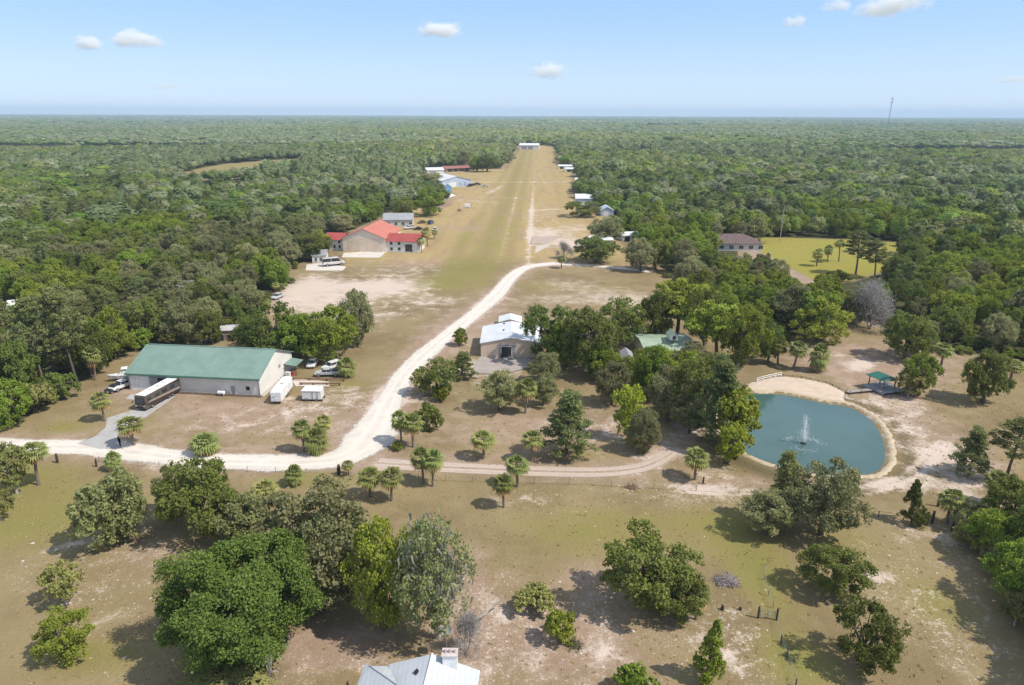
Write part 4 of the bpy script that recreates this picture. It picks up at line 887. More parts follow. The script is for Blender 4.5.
bldg('porch_wing', 'small cream outbuilding with dark roof at the left end of the green-roofed house', 'outbuilding', at(623, 366), at(633, 366), 5, 2.3, 3.2, 'y', plain('cream_wall_two', (.66, .60, .50)), GREYR, .4, [('f', .8, 1.8, .9, 2.1, DG, 'window', WHITE)])
# red-roofed house with hangar door
a_, b_ = at(342.5, 252.5), at(386, 252.5); hw_ = zat(a_, 238.8); hr_ = zat((a_ + b_) / 2, 229.8)
root, roof, w_ = bldg('hangar_house', 'large tan gabled hangar house with a bright red metal roof and red side wings', 'hangar', a_, b_, 27, hw_, hr_, 'y', plain('cream_stucco', (.76, .65, .53)), REDR, .5, [('f', 2.4, 18.2, 0, hw_ - .1, TANDOOR, 'door')])
root.rotation_euler.z += R(-5)
M2 = Matrix.Translation(root.location) @ Matrix.Rotation(root.rotation_euler.z, 4, 'Z')
def wing(x0, x1, y0, y1, h, hr, wm, rm, ops=()):
    m = MB().box(x0, x1, y0, y1, -.3, h).build('wing_wall', wm, root); o = .5; yr = (y0 + y1) / 2
    MB().prism([(y0 - o, h + .02 - .25), (yr, hr), (y1 + o, h + .02 - .25), (y1 + o, h + .15 - .25), (yr, hr + .16), (y0 - o, h + .15 - .25)], 'x', x0 + (.06 if x0 > 5 else -o), x1 + (o if x0 > 5 else -.06)).build('wing_roof', rm, root)
    for (u, z, w, hh) in ops:
        p = MB().box(u, u + w, y0 - .06, y0 - .003, z, z + hh).build('window', DG, root); MB().box(u - .15, u + w + .15, y0 - .1, y0 - .003, z - .15, z - .003).build('sill', WHITE, p)
WST = plain('white_stucco', (.72, .70, .67))
wing(w_ + .03, w_ + 15, .6, 13, hw_ * .82, hw_ * .82 + 2.4, WST, MAROON, [(w_ + 2 + 3.6*k, z, 1.2, 1.3) for k in range(2) for z in (.9, 3.4)] + [(w_ + 9, .4, 3.2, 3.4)])
wing(-9, -.03, 1.5, 12, hw_ * .8, hw_ * .8 + 2.2, WST, MAROON, [(-2.5, 1, 1, 1.6), (-5, 1, 1, 1.6), (-2.5, 3.4, 1, 1.2)])
# others round the strip
bldg('grey_roof_house', 'long house with a grey metal roof behind the red-roofed hangar', 'house', at(383, 228), at(412, 227.5), 13, 4.0, 6.6, 'x', plain('pale_wall', (.55, .53, .50)), GREYR, .5, [('f', 2 + 4*k, 3.6 + 4*k, 1, 2.6, DG, 'window', WHITE) for k in range(4)])
bldg('cottage', 'small white cottage under the broad oak left of the red-roofed hangar', 'cottage', at(312, 264.5), at(326, 264), 8, 3.2, 4.8, 'x', WST, GREYR, .4, [('f', 1 + 2*k, 2 + 2*k, .6, 2.3, DG, 'window', WHITE) for k in range(3)])
bldg('hangar_annex', 'wide white hangar with sloping roof and pale blue walls left of the airstrip', 'hangar', at(441, 188), at(470, 186.5), 30, zat(at(441, 188), 181.5), zat(at(455, 187), 176.5), 'y', SLATE, WROOF, .5, [('f', 6, 13, 0, 4, WHITE, 'door'), ('f', 16, 17.5, 1, 3.5, GREY, 'window'), ('f', 20, 21.5, 1, 3.5, GREY, 'window')])
bldg('long_hangar', 'low long white roof with a blue end wall, nearest hangar left of the airstrip', 'hangar', at(417, 194), at(447, 193), 20, 4.4, 6.0, 'x', plain('cream_wall_three', (.66, .64, .6)), WROOF, .5, [('f', 2 + 6*k, 6.5 + 6*k, 0, 3.2, GREY, 'door') for k in range(4)])
b = bldg('blue_hangar', 'narrow bright blue gable front beside the low long white hangar', 'hangar', at(442.5, 193.4), at(450.5, 193), 10, 4.6, 7, 'y', BLUE, WROOF, .2, [('f', .8, 3.2, 0, 2.6, WHITE, 'door')])
bldg('storage_hangar', 'small white-roofed hangar behind the wide white hangar left of the airstrip', 'hangar', at(426, 176), at(443, 175.5), 18, 5, 7, 'x', WST, WROOF, .5, [('f', 3, 9, 0, 4, GREY, 'door')])
bldg('maroon_shed', 'long open shed with a dark maroon roof left of the airstrip', 'shed', at(444, 172.5), at(472, 171), 16, 3.4, 5.4, 'x', plain('brown_wall', (.30, .19, .15)), plain('maroon_roof', (.30, .12, .10)), .6, [('f', 3 + 7*k, 9 + 7*k, 0, 2.8, DARK, 'opening') for k in range(4)])
bldg('tan_tower', 'narrow tan tower house behind the maroon roofed shed', 'house', at(461, 170), at(465.5, 170), 5, 7.5, 8.6, 'y', plain('tan_stucco', (.50, .36, .24)), MAROON, .2, [('f', 1.2, 2.4, 4, 6, DG, 'window', WHITE)])
bldg('end_hangar', 'white hangar closing the far end of the grass airstrip', 'hangar', at(518, 149.3), at(537.5, 149.3), 26, 7, 10, 'x', WST, WROOF, .6, [('f', 4 + 11*k, 13 + 11*k, 0, 5.5, GREY, 'door') for k in range(2)])
bldg('row_hangar', 'long white hangar with blue-grey end on the right side of the airstrip', 'hangar', at(575, 205.5), at(602, 205.5), 17, 5.0, 7.2, 'x', SLATE, WROOF, .5, [('f', 2 + 5*k, 6 + 5*k, 0, 3.6, WHITE, 'door') for k in range(3)])
bldg('gable_house', 'pale blue gabled building in front of the long white hangar on the right', 'house', at(600, 215.5), at(612.5, 215.5), 12, 3.6, 5.6, 'y', SLATE, plain('pale_blue_roof', (.52, .58, .70)), .4, [('f', 1.5, 4.5, 0, 2.6, WHITE, 'door')])
for (x0, x1, y, h_, lb) in ((557, 571, 168.5, 3, 'low white open shed farthest along the right side of the airstrip'), (564, 575, 171.5, 3, 'low white-roofed shed second along the right side of the airstrip'), (573.5, 579.5, 175.5, 4, 'small white-roofed hangar behind the twiggy tree right of the airstrip'), (574, 583, 184, 4, 'little white shed beside the twiggy tree right of the airstrip')):
    bldg('roadside_shed', lb, 'shed', at(x0, y), at(x1, y), 8, h_, h_ + 1.4, 'x', WST, WROOF, .3, [('f', 2, 6, 0, 2.4, DARK, 'opening')])
bldg('bungalow', 'bungalow with a wide purple-brown hip roof beside the yellow lawn', 'house', at(712, 249), at(761, 249), 16, 3.2, 6.6, 'x', plain('white_wall_two', (.66, .63, .6)), PURPLE, .7, [('f', 3 + 4.5*k, 5 + 4.5*k, .8, 2.4, DG, 'window', WHITE) for k in range(5)], hip=7)
bldg('garden_wall_building', 'cream carport building behind the wide dark oak at the road end', 'carport', at(590, 246), at(612, 245.5), 9, 3, 4.2, 'x', plain('cream_wall_four', (.70, .64, .54)), WROOF, .4, [('f', 1 + 4*k, 4 + 4*k, 0, 2.3, DARK, 'opening') for k in range(3)])
bldg('garden_pavilion', 'white-roofed pavilion among the trees right of the road end', 'pavilion', at(622, 240.5), at(638, 240), 8, 2.8, 4, 'x', WST, WROOF, .4, [('f', 1 + 3.6*k, 3.6 + 3.6*k, 0, 2.2, DARK, 'opening') for k in range(2)])
bldg('weathered_shed', 'weathered grey wooden shed at the woods edge behind the green-roofed hangar', 'shed', at(218, 343.5), at(238, 342.5), 5, 3, 3.5, 'x', WOOD, plain('faded_roof', (.45, .44, .42)), .3, [('f', .6, 1.6, 0, 2, DARK, 'door', WOOD), ('f', 2.6, 4.8, .8, 1.8, DARK, 'window', WOOD)])
bldg('woods_house', 'white house roof showing through the left woods near the picture edge', 'house', at(10, 324), at(28, 322), 8, 3.4, 5.2, 'x', WST, plain('pale_roof', (.66, .64, .62)), .4, [('f', 1, 2.2, 1, 2.2, DG, 'window', WHITE)])
bldg('woods_cabin', 'grey cabin roof showing through the left woods above the green-roofed hangar', 'cabin', at(177, 298), at(192, 297), 9, 2.6, 3.9, 'x', plain('grey_wall', (.4, .4, .4)), GREYR, .4, [('f', 1, 2.2, 1, 2.2, DG, 'window', WHITE)])
# white roofed house at the bottom edge
A = at(434.5, 654.5, 5.8); B = at(427, 685, 5.8); dirv = (B - A).normalized(); Rr = at(482.5, 670.8, 3.4); Ll = at(391.5, 665, 3.7); L2 = at(368, 664, 3.4); L3 = at(360, 685, 3.2)
root = empty('white_roofed_house', (A.x, A.y, 0), 0, 'house with pale metal hip roof and chimney cut by the lower picture edge', 'house')
inv = lambda p: Vector((p.x - A.x, p.y - A.y, p.z)); dn = Vector((dirv.x, dirv.y, 0)).normalized(); ln = 17
WR2 = seams('pale_metal_roof', (.54, .565, .60), 0, .55, .42, .1, .6)
rb = Vector((dn.x * ln, dn.y * ln, 0))
a0, r0, l0 = inv(A), inv(Rr), inv(Ll)
MB().slab([a0, r0, r0 + rb, a0 + rb], .14).slab([l0, a0 - Vector((.002, 0, 0)), a0 + rb - Vector((.002, 0, 0)), l0 + rb], .14).build('roof', WR2, root)
MB().tube([a0 + Vector((0, 0, .03)), a0 + rb + Vector((0, 0, .03))], .11, 6).build('ridge_cap', WHITE, root)
l2, l3 = inv(L2), inv(L3); h1 = inv(at(372, 667, 3.75)); h2 = inv(at(400, 686, 5.4)); e = rb * 1.2
MB().slab([l2, h1, h2, l3 + (l3 - l2) * .4], .12).slab([h1 + Vector((.01, 0, .0)), l0 - Vector((.03, 0, .25)), l0 + rb * .45 + Vector((.3, 0, .3)), h2 + Vector((.01, 0, 0))], .12).build('wing_roof', WR2, root)
MB().tube([h1 + Vector((0, 0, .04)), h2 + Vector((0, 0, .04))], .07, 6).build('hip_cap', plain('hip_cap', (.5, .53, .58), .5), root)
ins = .5; wl = MB()
wl.prism([(l0.x + ins, l0.y - .5), (a0.x, a0.y - .5), (r0.x - ins, r0.y - .5), (r0.x - ins + rb.x, r0.y + rb.y), (l0.x + ins + rb.x, l0.y + rb.y)], 'z', -.2, 3.1)
wl.prism([(l2.x + ins, l2.y - .5), (l0.x + ins - .02, l0.y - .6), (l0.x + ins + rb.x, l0.y + rb.y), (l3.x + ins, l3.y + rb.y * .8)], 'z', -.2, 2.9)
wl.build('wall', WST, root)
q = inv(at(452.5, 664, 5)); ch = MB().box(q.x - .75, q.x + .75, q.y - .4, q.y + .6, 3.6, 6.3).build('chimney', WHITE, root)
MB().box(q.x - .85, q.x + .85, q.y - .5, q.y + .7, 6.303, 6.42).build('chimney_cap', plain('brick_cap', (.56, .50, .47)), ch)
for k in range(3): MB().tube([(q.x - .5 + .5*k, q.y + .1, 6.42), (q.x - .5 + .5*k, q.y + .1, 6.8)], [.17, .14], 8).build('chimney_pot', plain('terracotta', (.60, .46, .42), var=.3), ch)
q = inv(at(419, 674, 5.1)); MB().prism([(q.x - .3, q.y), (q.x, q.y - .45), (q.x + .3, q.y), (q.x, q.y + .45)], 'z', 4.6, 5.35).build('roof_vent', DARK, root)
q = at(449, 659, 0); o = empty('satellite_dish', (q.x, q.y + .4, 0), 0, 'grey satellite dish on a thin pole behind the chimney of the bottom house', 'satellite dish')
MB().tube([(0, 0, 0), (0, 0, 3.6)], .05, 6).build('pole', STEEL, o)
m = MB(); tilt = Matrix.Translation((0, -.1, 3.8)) @ Matrix.Rotation(R(38), 4, 'X')
vs = []; fs = []
for rr in range(5):
    for k in range(16): an = k/16*6.283; r_ = .62*rr/4; vs.append(tilt @ Vector((r_*math.cos(an), r_*math.sin(an), .28*(r_/.62)**2)))
for rr in range(4):
    for k in range(16): fs.append((rr*16+k, rr*16+(k+1) % 16, (rr+1)*16+(k+1) % 16, (rr+1)*16+k))
m.add(vs, fs).build('dish', GREY, o); MB().tube([tilt @ Vector((0, -.55, .25)), tilt @ Vector((0, 0, .65))], .025, 5).build('feed_arm', STEEL, o)
# ------------------------------------------------------------------ gazebo, walk, fences by the pond
p0, p1, p2, p3 = at(863, 384.5), at(884, 393), at(905, 390), at(884, 381)
g0 = empty('gazebo', ((p0 + p2) / 2)[:2] + (0,), 0, 'open gazebo with a green roof on a grey wooden deck beyond the pond', 'gazebo')
G = lambda p, z: Vector((p.x - g0.location.x, p.y - g0.location.y, z))
DECK = plain('grey_deck', (.34, .34, .36), .8, var=.25)
MB().slab([G(p, .62) for p in (p0, p1, p2, p3)], .14).build('deck', DECK, g0)
for p in (p0, p1, p2, p3, (p0 + p1) / 2, (p1 + p2) / 2): c = G(p, 0) * .96; MB().box(c.x - .09, c.x + .09, c.y - .09, c.y + .09, -.2, .475).build('deck_post', DKWOOD, g0)
MB().slab([G(p0, .48) * 1, G(p1, .48), G(p1, .48) + Vector((.05, .05, 0)), G(p0, .48) + Vector((.05, .05, 0))], .35).build('skirt', GREY, g0)
c0, ux, uy = G((p0 + p1 + p2 + p3) / 4, 0) + Vector((-.5, .3, 0)), (G(p1, 0) - G(p0, 0)).normalized(), (G(p2, 0) - G(p1, 0)).normalized()
posts = [c0 + ux * a * 1.9 + uy * b * 1.6 for a, b in ((-1, -1), (1, -1), (1, 1), (-1, 1))]
for p in posts: MB().box(p.x - .1, p.x + .1, p.y - .1, p.y + .1, .624, 2.95).build('post', BROWNW, g0)
ev = [c0 + ux * a * 2.5 + uy * b * 2.2 + Vector((0, 0, 2.95)) for a, b in ((-1, -1), (1, -1), (1, 1), (-1, 1))]
ra, rb_ = c0 - ux * 1.5 + Vector((0, 0, 3.95)), c0 + ux * 1.5 + Vector((0, 0, 3.95))
MB().add([*ev, *[e_ + Vector((0, 0, .12)) for e_ in ev], ra, rb_], [(0,3,2,1),(0,1,5,4),(1,2,6,5),(2,3,7,6),(3,0,4,7),(4,5,9,8),(5,6,9),(6,7,8,9),(7,4,8)]).build('roof', seams('dark_green_roof', (.035, .155, .115), 0, .5), g0)
rl = MB()
for a, b in ((posts[0], posts[3]), (posts[3], posts[2])):
    for z in (.95, 1.45): rl.tube([a + Vector((0, 0, z)), b + Vector((0, 0, z))], .05, 5)
rl.build('railing', WHITE, g0)
o = empty('bench', ((p0+p2)/2)[:2] + (.62,), .5, 'pale picnic bench on the gazebo deck', 'bench')
MB().box(-.7, .7, -.25, .25, .40, .46).build('seat', WHITE, o); MB().box(-.7, .7, .2, .26, .46, .9).build('backrest', WHITE, o)
for x in (-.6, .6): MB().box(x-.04, x+.04, -.2, .2, 0, .4).build('leg', WHITE, o)
def fence(name, label, cat, pts, step, h, rails, pm, rm, pw=.07, rr=.03, gz_=True, jit=.08):
    """posts along a line, with rails or wires"""
    P = [Vector((p[0], p[1], 0)) for p in pts]; o = empty(name, (P[0].x, P[0].y, 0), 0, label, cat); acc = []
    for a, b in zip(P, P[1:]):
        n = max(1, round((b - a).length / step)); acc += [a.lerp(b, k / n) for k in range(n)]
    acc.append(P[-1]); tops = []
    for p in acc:
        z = ground_z(p.x, p.y); q = p - P[0]; l = Vector((random.uniform(-jit, jit), random.uniform(-jit, jit), 0)) * h; hh = h * random.uniform(1 - jit, 1 + jit)
        MB().tube([q + Vector((0, 0, z - .3)), q + Vector((0, 0, z + hh)) + l], [pw, pw * .9], 6).build('post', pm, o); tops.append((q, l, z))
    m = MB()
    for (q, l, z), (q2, l2, z2) in zip(tops, tops[1:]):
        for r in rails: m.tube([q + l * r + Vector((0, 0, z + h * r)), q2 + l2 * r + Vector((0, 0, z2 + h * r))], rr, 4)
    m.build('rail' if rr > .03 else 'wire', rm, o); return o
o = fence('white_fence', 'short white rail fence above the left end of the pond beach', 'fence', W((757, 380.5), (763, 378.5), (769, 377), (775, 375.5), (781, 374.5)), 1.6, 1.1, (.5, .92), WHITE, WHITE, .15, .06, jit=.01)
fence('rope_fence', 'low dark rope fence on short posts along the top of the pond beach', 'fence', W((783, 374.5), (802, 376), (826, 381), (846, 390), (845, 399)), 1.9, .55, (.8,), DKWOOD, DKWOOD, .09, .05)
WD2 = plain('grey_boards', (.30, .26, .24), .85)
o = empty('boardwalk', at(847, 391.4), 0, 'narrow grey boardwalk from the pond beach to the gazebo', 'boardwalk'); q0 = Vector((0, 0, .55)); q1 = at(873, 388.7) - at(847, 391.4) + Vector((0, 0, .60)); sd = Vector((-(q1 - q0).y, (q1 - q0).x, 0)).normalized() * .55
MB().slab([q0 - sd, q1 - sd, q1 + sd, q0 + sd], .12).build('boards', WD2, o)
for t in (.05, .5, .95):
    for s_ in (-1, 1): c = q0.lerp(q1, t) + sd * s_ * .9; MB().tube([(c.x, c.y, -.2), (c.x, c.y, .9)], .06, 6).build('post', DKWOOD, o)
fence('wire_fence', 'wire fence on thin posts between the near field and the sandy track', 'fence', W((352, 478), (420, 481.5), (500, 483), (570, 484.5), (613, 486), (655, 488), (697, 489.5), (740, 492)), 5.2, 1.25, (.4, .65, .92), WOOD, STEEL, .055, .012)
fence('roadside_fence', 'wire fence on thin posts along the near side of the white road', 'fence', W((100, 465), (160, 470), (220, 473), (277, 474), (338, 475.5)), 4.5, 1.15, (.4, .65, .92), WOOD, STEEL, .05, .012)
fence('corner_fence', 'broken dark fence between the near field and the pond, right end', 'fence', W((858, 512), (880, 514), (905, 517), (928, 521)), 4.5, 1.1, (.45, .9), DKWOOD, WOOD, .07, .03)
fence('field_fence', 'wire fence running down from the tube gate to the lower picture edge', 'fence', W((778.5, 618), (783, 640), (789, 655), (798, 684), (806, 715)), 4.2, 1.2, (.4, .65, .92), DKWOOD, STEEL, .075, .012)
fence('upper_field_fence', 'wire fence curving up the right field from the tube gate', 'fence', W((775, 606), (770, 594), (766, 578), (769, 563)), 3.6, 1.1, (.4, .65, .92), WOOD, STEEL, .05, .012)
ga, gb = at(760, 616), at(778.5, 618); o = empty('tube_gate', (ga.x, ga.y, ground_z(ga.x, ga.y)), math.atan2(gb.y - ga.y, gb.x - ga.x), 'closed green tube gate between two dark posts in the right field', 'gate'); wd = (gb - ga).length
for x in (0, wd): MB().tube([(x, 0, -.3), (x, 0, 1.75)], .13, 8).build('post', DKWOOD, o)
m = MB()
for z in (.35, .6, .85, 1.1, 1.3): m.tube([(.2, 0, z), (wd - .2, 0, z)], .03, 5)
for x in (.2, wd / 2, wd - .2): m.tube([(x, 0, .35), (x, 0, 1.3)], .03, 5)
m.build('gate_leaf', plain('green_pipe', (.18, .24, .17), .5), o)
def post(name, x, y, top, r, lb, cat='post', mat=None):
    p = at(x, y); z = ground_z(p.x, p.y); o = MB().tube([(0, 0, -.3), (.03, 0, (zat(p, top) - z) * .6), (.05, .02, zat(p, top) - z)], [r * 1.1, r, r * .8], 8).build(name, mat or DKWOOD); o.location = (p.x, p.y, z); return tag(o, lb, cat)
o = post('dead_tree', 779, 240, 204, .19, 'tall pale dead trunk at the back of the yellow lawn', 'dead tree', PALEBARK)
for z, a, l in ((9, .5, 1.6), (10.5, 2.6, 1.3), (12, 4.4, 1.1), (7, 3.6, 1.4)): MB().tube([(.03, 0, z), (math.cos(a)*l*.6, math.sin(a)*l*.6, z + .5), (math.cos(a)*l, math.sin(a)*l, z + 1.3)], [.09, .06, .02], 5).build('limb', PALEBARK, o)
post('fence_post', 58.5, 466, 457, .22, 'thick dark post by the road just right of the tall palm'); post('fence_post', 97.5, 469.5, 462, .17, 'shorter dark post by the road left of the stubby verge palm')
post('tree_stump', 340, 476, 466, .28, 'dark broken stump beside the thin little palm', 'stump'); post('gate_post', 933, 520, 508, .2, 'thick dark gate post left of the palm at the field corner'); post('gate_post', 939, 503, 492, .2, 'dark gate post farther back, left of the corner palm'); post('gate_post', 953, 528, 519, .18, 'short dark gate post right below the corner palm')
post('field_post', 704, 482, 475.5, .16, 'short dark post on the sand right of the lone palm by the track'); post('tree_stump', 724, 608, 604, .22, 'black burnt stump in the ash patch of the near field', 'stump'); post('tree_stump', 742, 608, 605.5, .2, 'low black stump on the right of the ash patch', 'stump')
# brush heap and sprawling log
def brush(loc, r, h, n, seed, mat, label):
    g = np.random.default_rng(seed); m = MB()
    for _ in range(n):
        a = g.uniform(0, 6.28); rr = r * math.sqrt(g.uniform()); c = Vector((rr*math.cos(a), rr*math.sin(a)*.7, h * (1 - rr/r) * g.uniform(.2, 1) + .05)); d = Vector((g.normal(), g.normal(), g.normal()*.3)).normalized() * g.uniform(.4, 1.2)
        m.tube([c - d, c + d * .2 + Vector((0, 0, .1)), c + d], [.04, .035, .015], 4)
    o = m.build('brush_pile', mat); o.location = loc; return tag(o, label, 'brush pile')
p = at(728, 580); brush((p.x, p.y, ground_z(p.x, p.y)), 1.5, .7, 160, 4, plain('ashen_twigs', (.30, .26, .25), .9, var=.3), 'grey heap of dead brush in the right half of the near field')
p = at(634, 487); brush((p.x, p.y, ground_z(p.x, p.y)), 1.0, .5, 60, 5, plain('dry_twigs', (.30, .20, .13), .9, var=.3), 'small brown heap of brush against the wire fence')
p = at(577, 645); brush((p.x, p.y, ground_z(p.x, p.y)), .9, .3, 40, 6, plain('dark_twigs', (.10, .085, .05), .9, var=.3), 'dark twig litter below the round bright green bush')
p = at(434, 590); o = MB().tube([(0, 0, .2), (1.2, .4, 1.4), (2.6, .9, 2.0), (4.2, 1.5, 3.4)], [.2, .17, .13, .05], 7).tube([(2.6, .9, 2.0), (3.3, .3, 3.0)], [.1, .03], 5).build('broken_branch', PALEBARK); o.location = (at(470, 630).x, at(470, 630).y, 0); tag(o, 'pale broken branch leaning out to the right of the moss-hung tree', 'branch')
# ------------------------------------------------------------------ fountain
p = at(804, 441.5); o = empty('fountain', (p.x, p.y, .04), 0, 'floating fountain spraying a white plume in the pond', 'fountain'); g = np.random.default_rng(3)
MB().tube([(0, 0, -.05), (0, 0, .12), (0, 0, .2)], [.55, .5, .12], 16).build('float', DARK, o); MB().tube([(0, 0, .2), (0, 0, .45)], [.1, .06], 8).build('nozzle', STEEL, o)
n = 3800; a = g.uniform(0, 6.28, n); lean = np.abs(g.normal(0, .17, n)); ctr = g.uniform(0, 1, n) < .4; lean[ctr] *= .25; v0 = np.where(ctr, g.uniform(8, 10.5, n), g.uniform(3, 7, n)); t = g.uniform(0, 1, n) ** .8 * v0 * np.cos(lean) / 9.8 * 1.9
r_ = v0 * np.sin(lean) * t; z = v0 * np.cos(lean) * t - 4.9 * t * t + .35; C = np.stack([r_*np.cos(a) - .04*z, r_*np.sin(a), z], 1) + g.normal(0, .05, (n, 3)); C = C[z > .05]
V, f = leaves(C, unit(len(C), g), .075, g, aspect=1.4, tri=True, rand=.9)
SPRAY = NT('water_spray'); SPRAY.b.inputs['Base Color'].default_value = (.85, .88, .9, 1); SPRAY.b.inputs['Roughness'].default_value = .3
tb = SPRAY.n('ShaderNodeBsdfTransparent'); mx = SPRAY.n('ShaderNodeMixShader'); mx.inputs[0].default_value = .55; SPRAY.l(tb.outputs[0], mx.inputs[1]); SPRAY.l(SPRAY.b.outputs[0], mx.inputs[2]); SPRAY.l(mx.outputs[0], SPRAY.o.inputs['Surface'])
tag(link('spray', mesh_np('spray', V, [f], [SPRAY.m]), o), kind='stuff')
vs = []; n = 520; a = g.uniform(0, 6.28, n); rr = np.abs(g.normal(2.6, .5, n)); k = (g.uniform(0, 1, n) < (.5 + .5*np.sin(a*3 + 1))); C = np.stack([rr*np.cos(a)*1.25, rr*np.sin(a)*1.1, np.full(n, .03)], 1)[k]
V, f = leaves(C, np.tile([0, 0, 1.], (len(C), 1)), .14, g, rand=.1); tag(link('foam', mesh_np('foam', V, [f], [SPRAY.m]), o), kind='stuff')
# ------------------------------------------------------------------ vehicles
def wheels(root, xs_, half, r, wdt=.24, name='wheel'):
    for x in xs_:
        for s_ in (-1, 1):
            wo = MB().tube([(x, s_*half - s_*wdt, r), (x, s_*half, r)], r, 14).build(name, BLACK, root); MB().tube([(x, s_*half, r), (x, s_*(half + .03), r)], r * .58, 10).build('rim', STEEL, wo)
def paint(name, c): 
    a = NT(name); v = a.coord(); a.l(a.mix(a.ramp(a.noise(v, 1.5, 4), .35, .7), c, tuple(x*.86 for x in c)), a.b.inputs['Base Color']); a.b.inputs['Roughness'].default_value = .3; a.b.inputs['Coat Weight'].default_value = .3; return a.m
LAMP = plain('headlight', (.75, .75, .72), .2); TAIL = plain('taillight', (.45, .03, .03), .3)
def car(kind, name, px, face, paintm, label, s=1.0, cat=None, group=None):
    p = at(*px); q = at(*face); z = ground_z(p.x, p.y); root = empty(name, (p.x, p.y, z), math.atan2(q.y - p.y, q.x - p.x), label, cat or name.replace('_', ' '), group); root.scale = (s, s, s); hw = .92
    L = {'sedan': 2.3, 'suv': 2.4, 'pickup': 2.85, 'van': 2.6}[kind]; up = {'sedan': 0, 'suv': .18, 'pickup': .22, 'van': .15}[kind]
    body = [(-L, .38 + up), (L - .08, .36 + up), (L, .62 + up), (L - .2, .84 + up), (L - 1.25, .98 + up), (-L + .05, 1.0 + up)]
    cab = {'sedan': [(L-1.35, .97), (.35, 1.44), (-.95, 1.46), (-1.75, .99)], 'suv': [(L-1.3, .97), (.45, 1.58), (-2.05, 1.60), (-2.34, .99)], 'pickup': [(L-1.5, .97), (.75, 1.55), (-.55, 1.57), (-.75, .99)], 'van': [(L-.7, .95), (L-1.5, 1.75), (-2.4, 1.8), (-2.55, .99)]}[kind]
    cab = [(x, zz + up) for x, zz in cab]
    MB().prism(body, 'y', -hw, hw).build('body', paintm, root, .07)
    MB().prism(cab, 'y', -hw + .1, hw - .1).build('window', DG, root, .05)
    t = [c for c in cab if c[1] > 1.3]; x0, x1 = min(c[0] for c in t), max(c[0] for c in t); zt = max(c[1] for c in t)
    MB().box(x0 - .05, x1 + .08, -hw + .14, hw - .14, zt - .02, zt + .06).build('roof_panel', paintm, root, .02)
    pm = MB()
    for xx in ((cab[0][0] * .5 + cab[1][0] * .5), (x0 + x1) / 2):
        for s_ in (-1, 1): pm.box(xx - .05, xx + .05, s_*(hw - .095) - .012, s_*(hw - .095) + .012, .98 + up, zt - .1)
    pm.build('door_pillar', paintm, root)
    if kind == 'pickup': MB().box(-L + .15, -.85, -hw + .14, hw - .14, .99 + up, 1.035 + up).build('truck_bed', DARK, root); MB().box(-L + .02, -.8, -hw, -hw + .12, 1.003 + up, 1.16 + up).box(-L + .02, -.8, hw - .12, hw, 1.003 + up, 1.16 + up).build('bed_rail', paintm, root)
    wheels(root, (-L + .95, L - .9), hw + .01, .34 + up * .35)
    for s_ in (-1, 1): MB().box(L - .14, L + .012, s_*.62 - .18, s_*.62 + .18, .62 + up, .76 + up).build('headlight', LAMP, root); MB().box(-L - .012, -L + .1, s_*.7 - .12, s_*.7 + .12, .68 + up, .9 + up).build('taillight', TAIL, root)
    return root
PW, PS, PB, PBL, PR = paint('white_car_paint', (.72, .72, .72)), paint('silver_car_paint', (.48, .49, .50)), paint('black_car_paint', (.025, .026, .03)), paint('blue_car_paint', (.04, .08, .2)), paint('brown_car_paint', (.16, .09, .06))
car('pickup', 'pickup_truck', (328, 376.8), (316, 377.2), PS, 'silver pickup truck parked in front of the white SUV by the bushy palm', 1.05)
car('suv', 'parked_car', (332, 370), (322, 373.5), PW, 'white SUV behind the silver pickup', 1.05, 'car')
car('sedan', 'parked_car', (313, 367), (309, 373), PW, 'white sedan with dark windscreen parked left of the silver pickup', 1.1, 'car')
car('sedan', 'parked_car', (277, 300), (269, 303.5), PS, 'silver car parked under the woods edge below the red-roofed hangar', 1.15, 'car')
car('suv', 'parked_car', (408, 229.8), (401, 230.5), PW, 'white car nearest the grey-roofed house', 1.15, 'car')
car('sedan', 'parked_car', (417, 230.8), (410, 230.8), PB, 'black car right of the white car by the grey-roofed house', 1.15, 'car')
car('suv', 'parked_car', (430, 224.5), (437, 222), PBL, 'dark blue car parked alone at the right of the cars by the grey-roofed house', 1.15, 'car')
car('sedan', 'parked_car', (421, 224), (414, 224.5), PR, 'brown car parked behind the black car by the grey-roofed house', 1.15, 'car')
car('van', 'parked_van', (434, 231.5), (434, 236), PW, 'small white van beside the smallest palm near the red-roofed hangar', .9, 'van')
car('suv', 'parked_car', (469, 186.8), (464, 187.2), PB, 'black car in front of the wide white hangar left of the airstrip', 1.3, 'car')
car('pickup', 'pickup_truck', (476, 185.5), (482, 185), PB, 'dark pickup beside the black car at the wide white hangar', 1.3)
car('sedan', 'parked_car', (484, 187.3), (492, 187), PS, 'grey car nearest the airstrip by the wide white hangar', 1.4, 'car')
car('pickup', 'pickup_truck', (124, 391), (114, 395), PW, 'white pickup at the left end wall of the green-roofed hangar', 1.1)
car('sedan', 'parked_car', (115, 394), (108, 397), PB, 'black car in the shade at the left end of the green-roofed hangar', 1.0, 'car')
car('sedan', 'parked_car', (212, 344.5), (205, 345), PBL, 'dark car beside the weathered grey shed', 1.0, 'car')
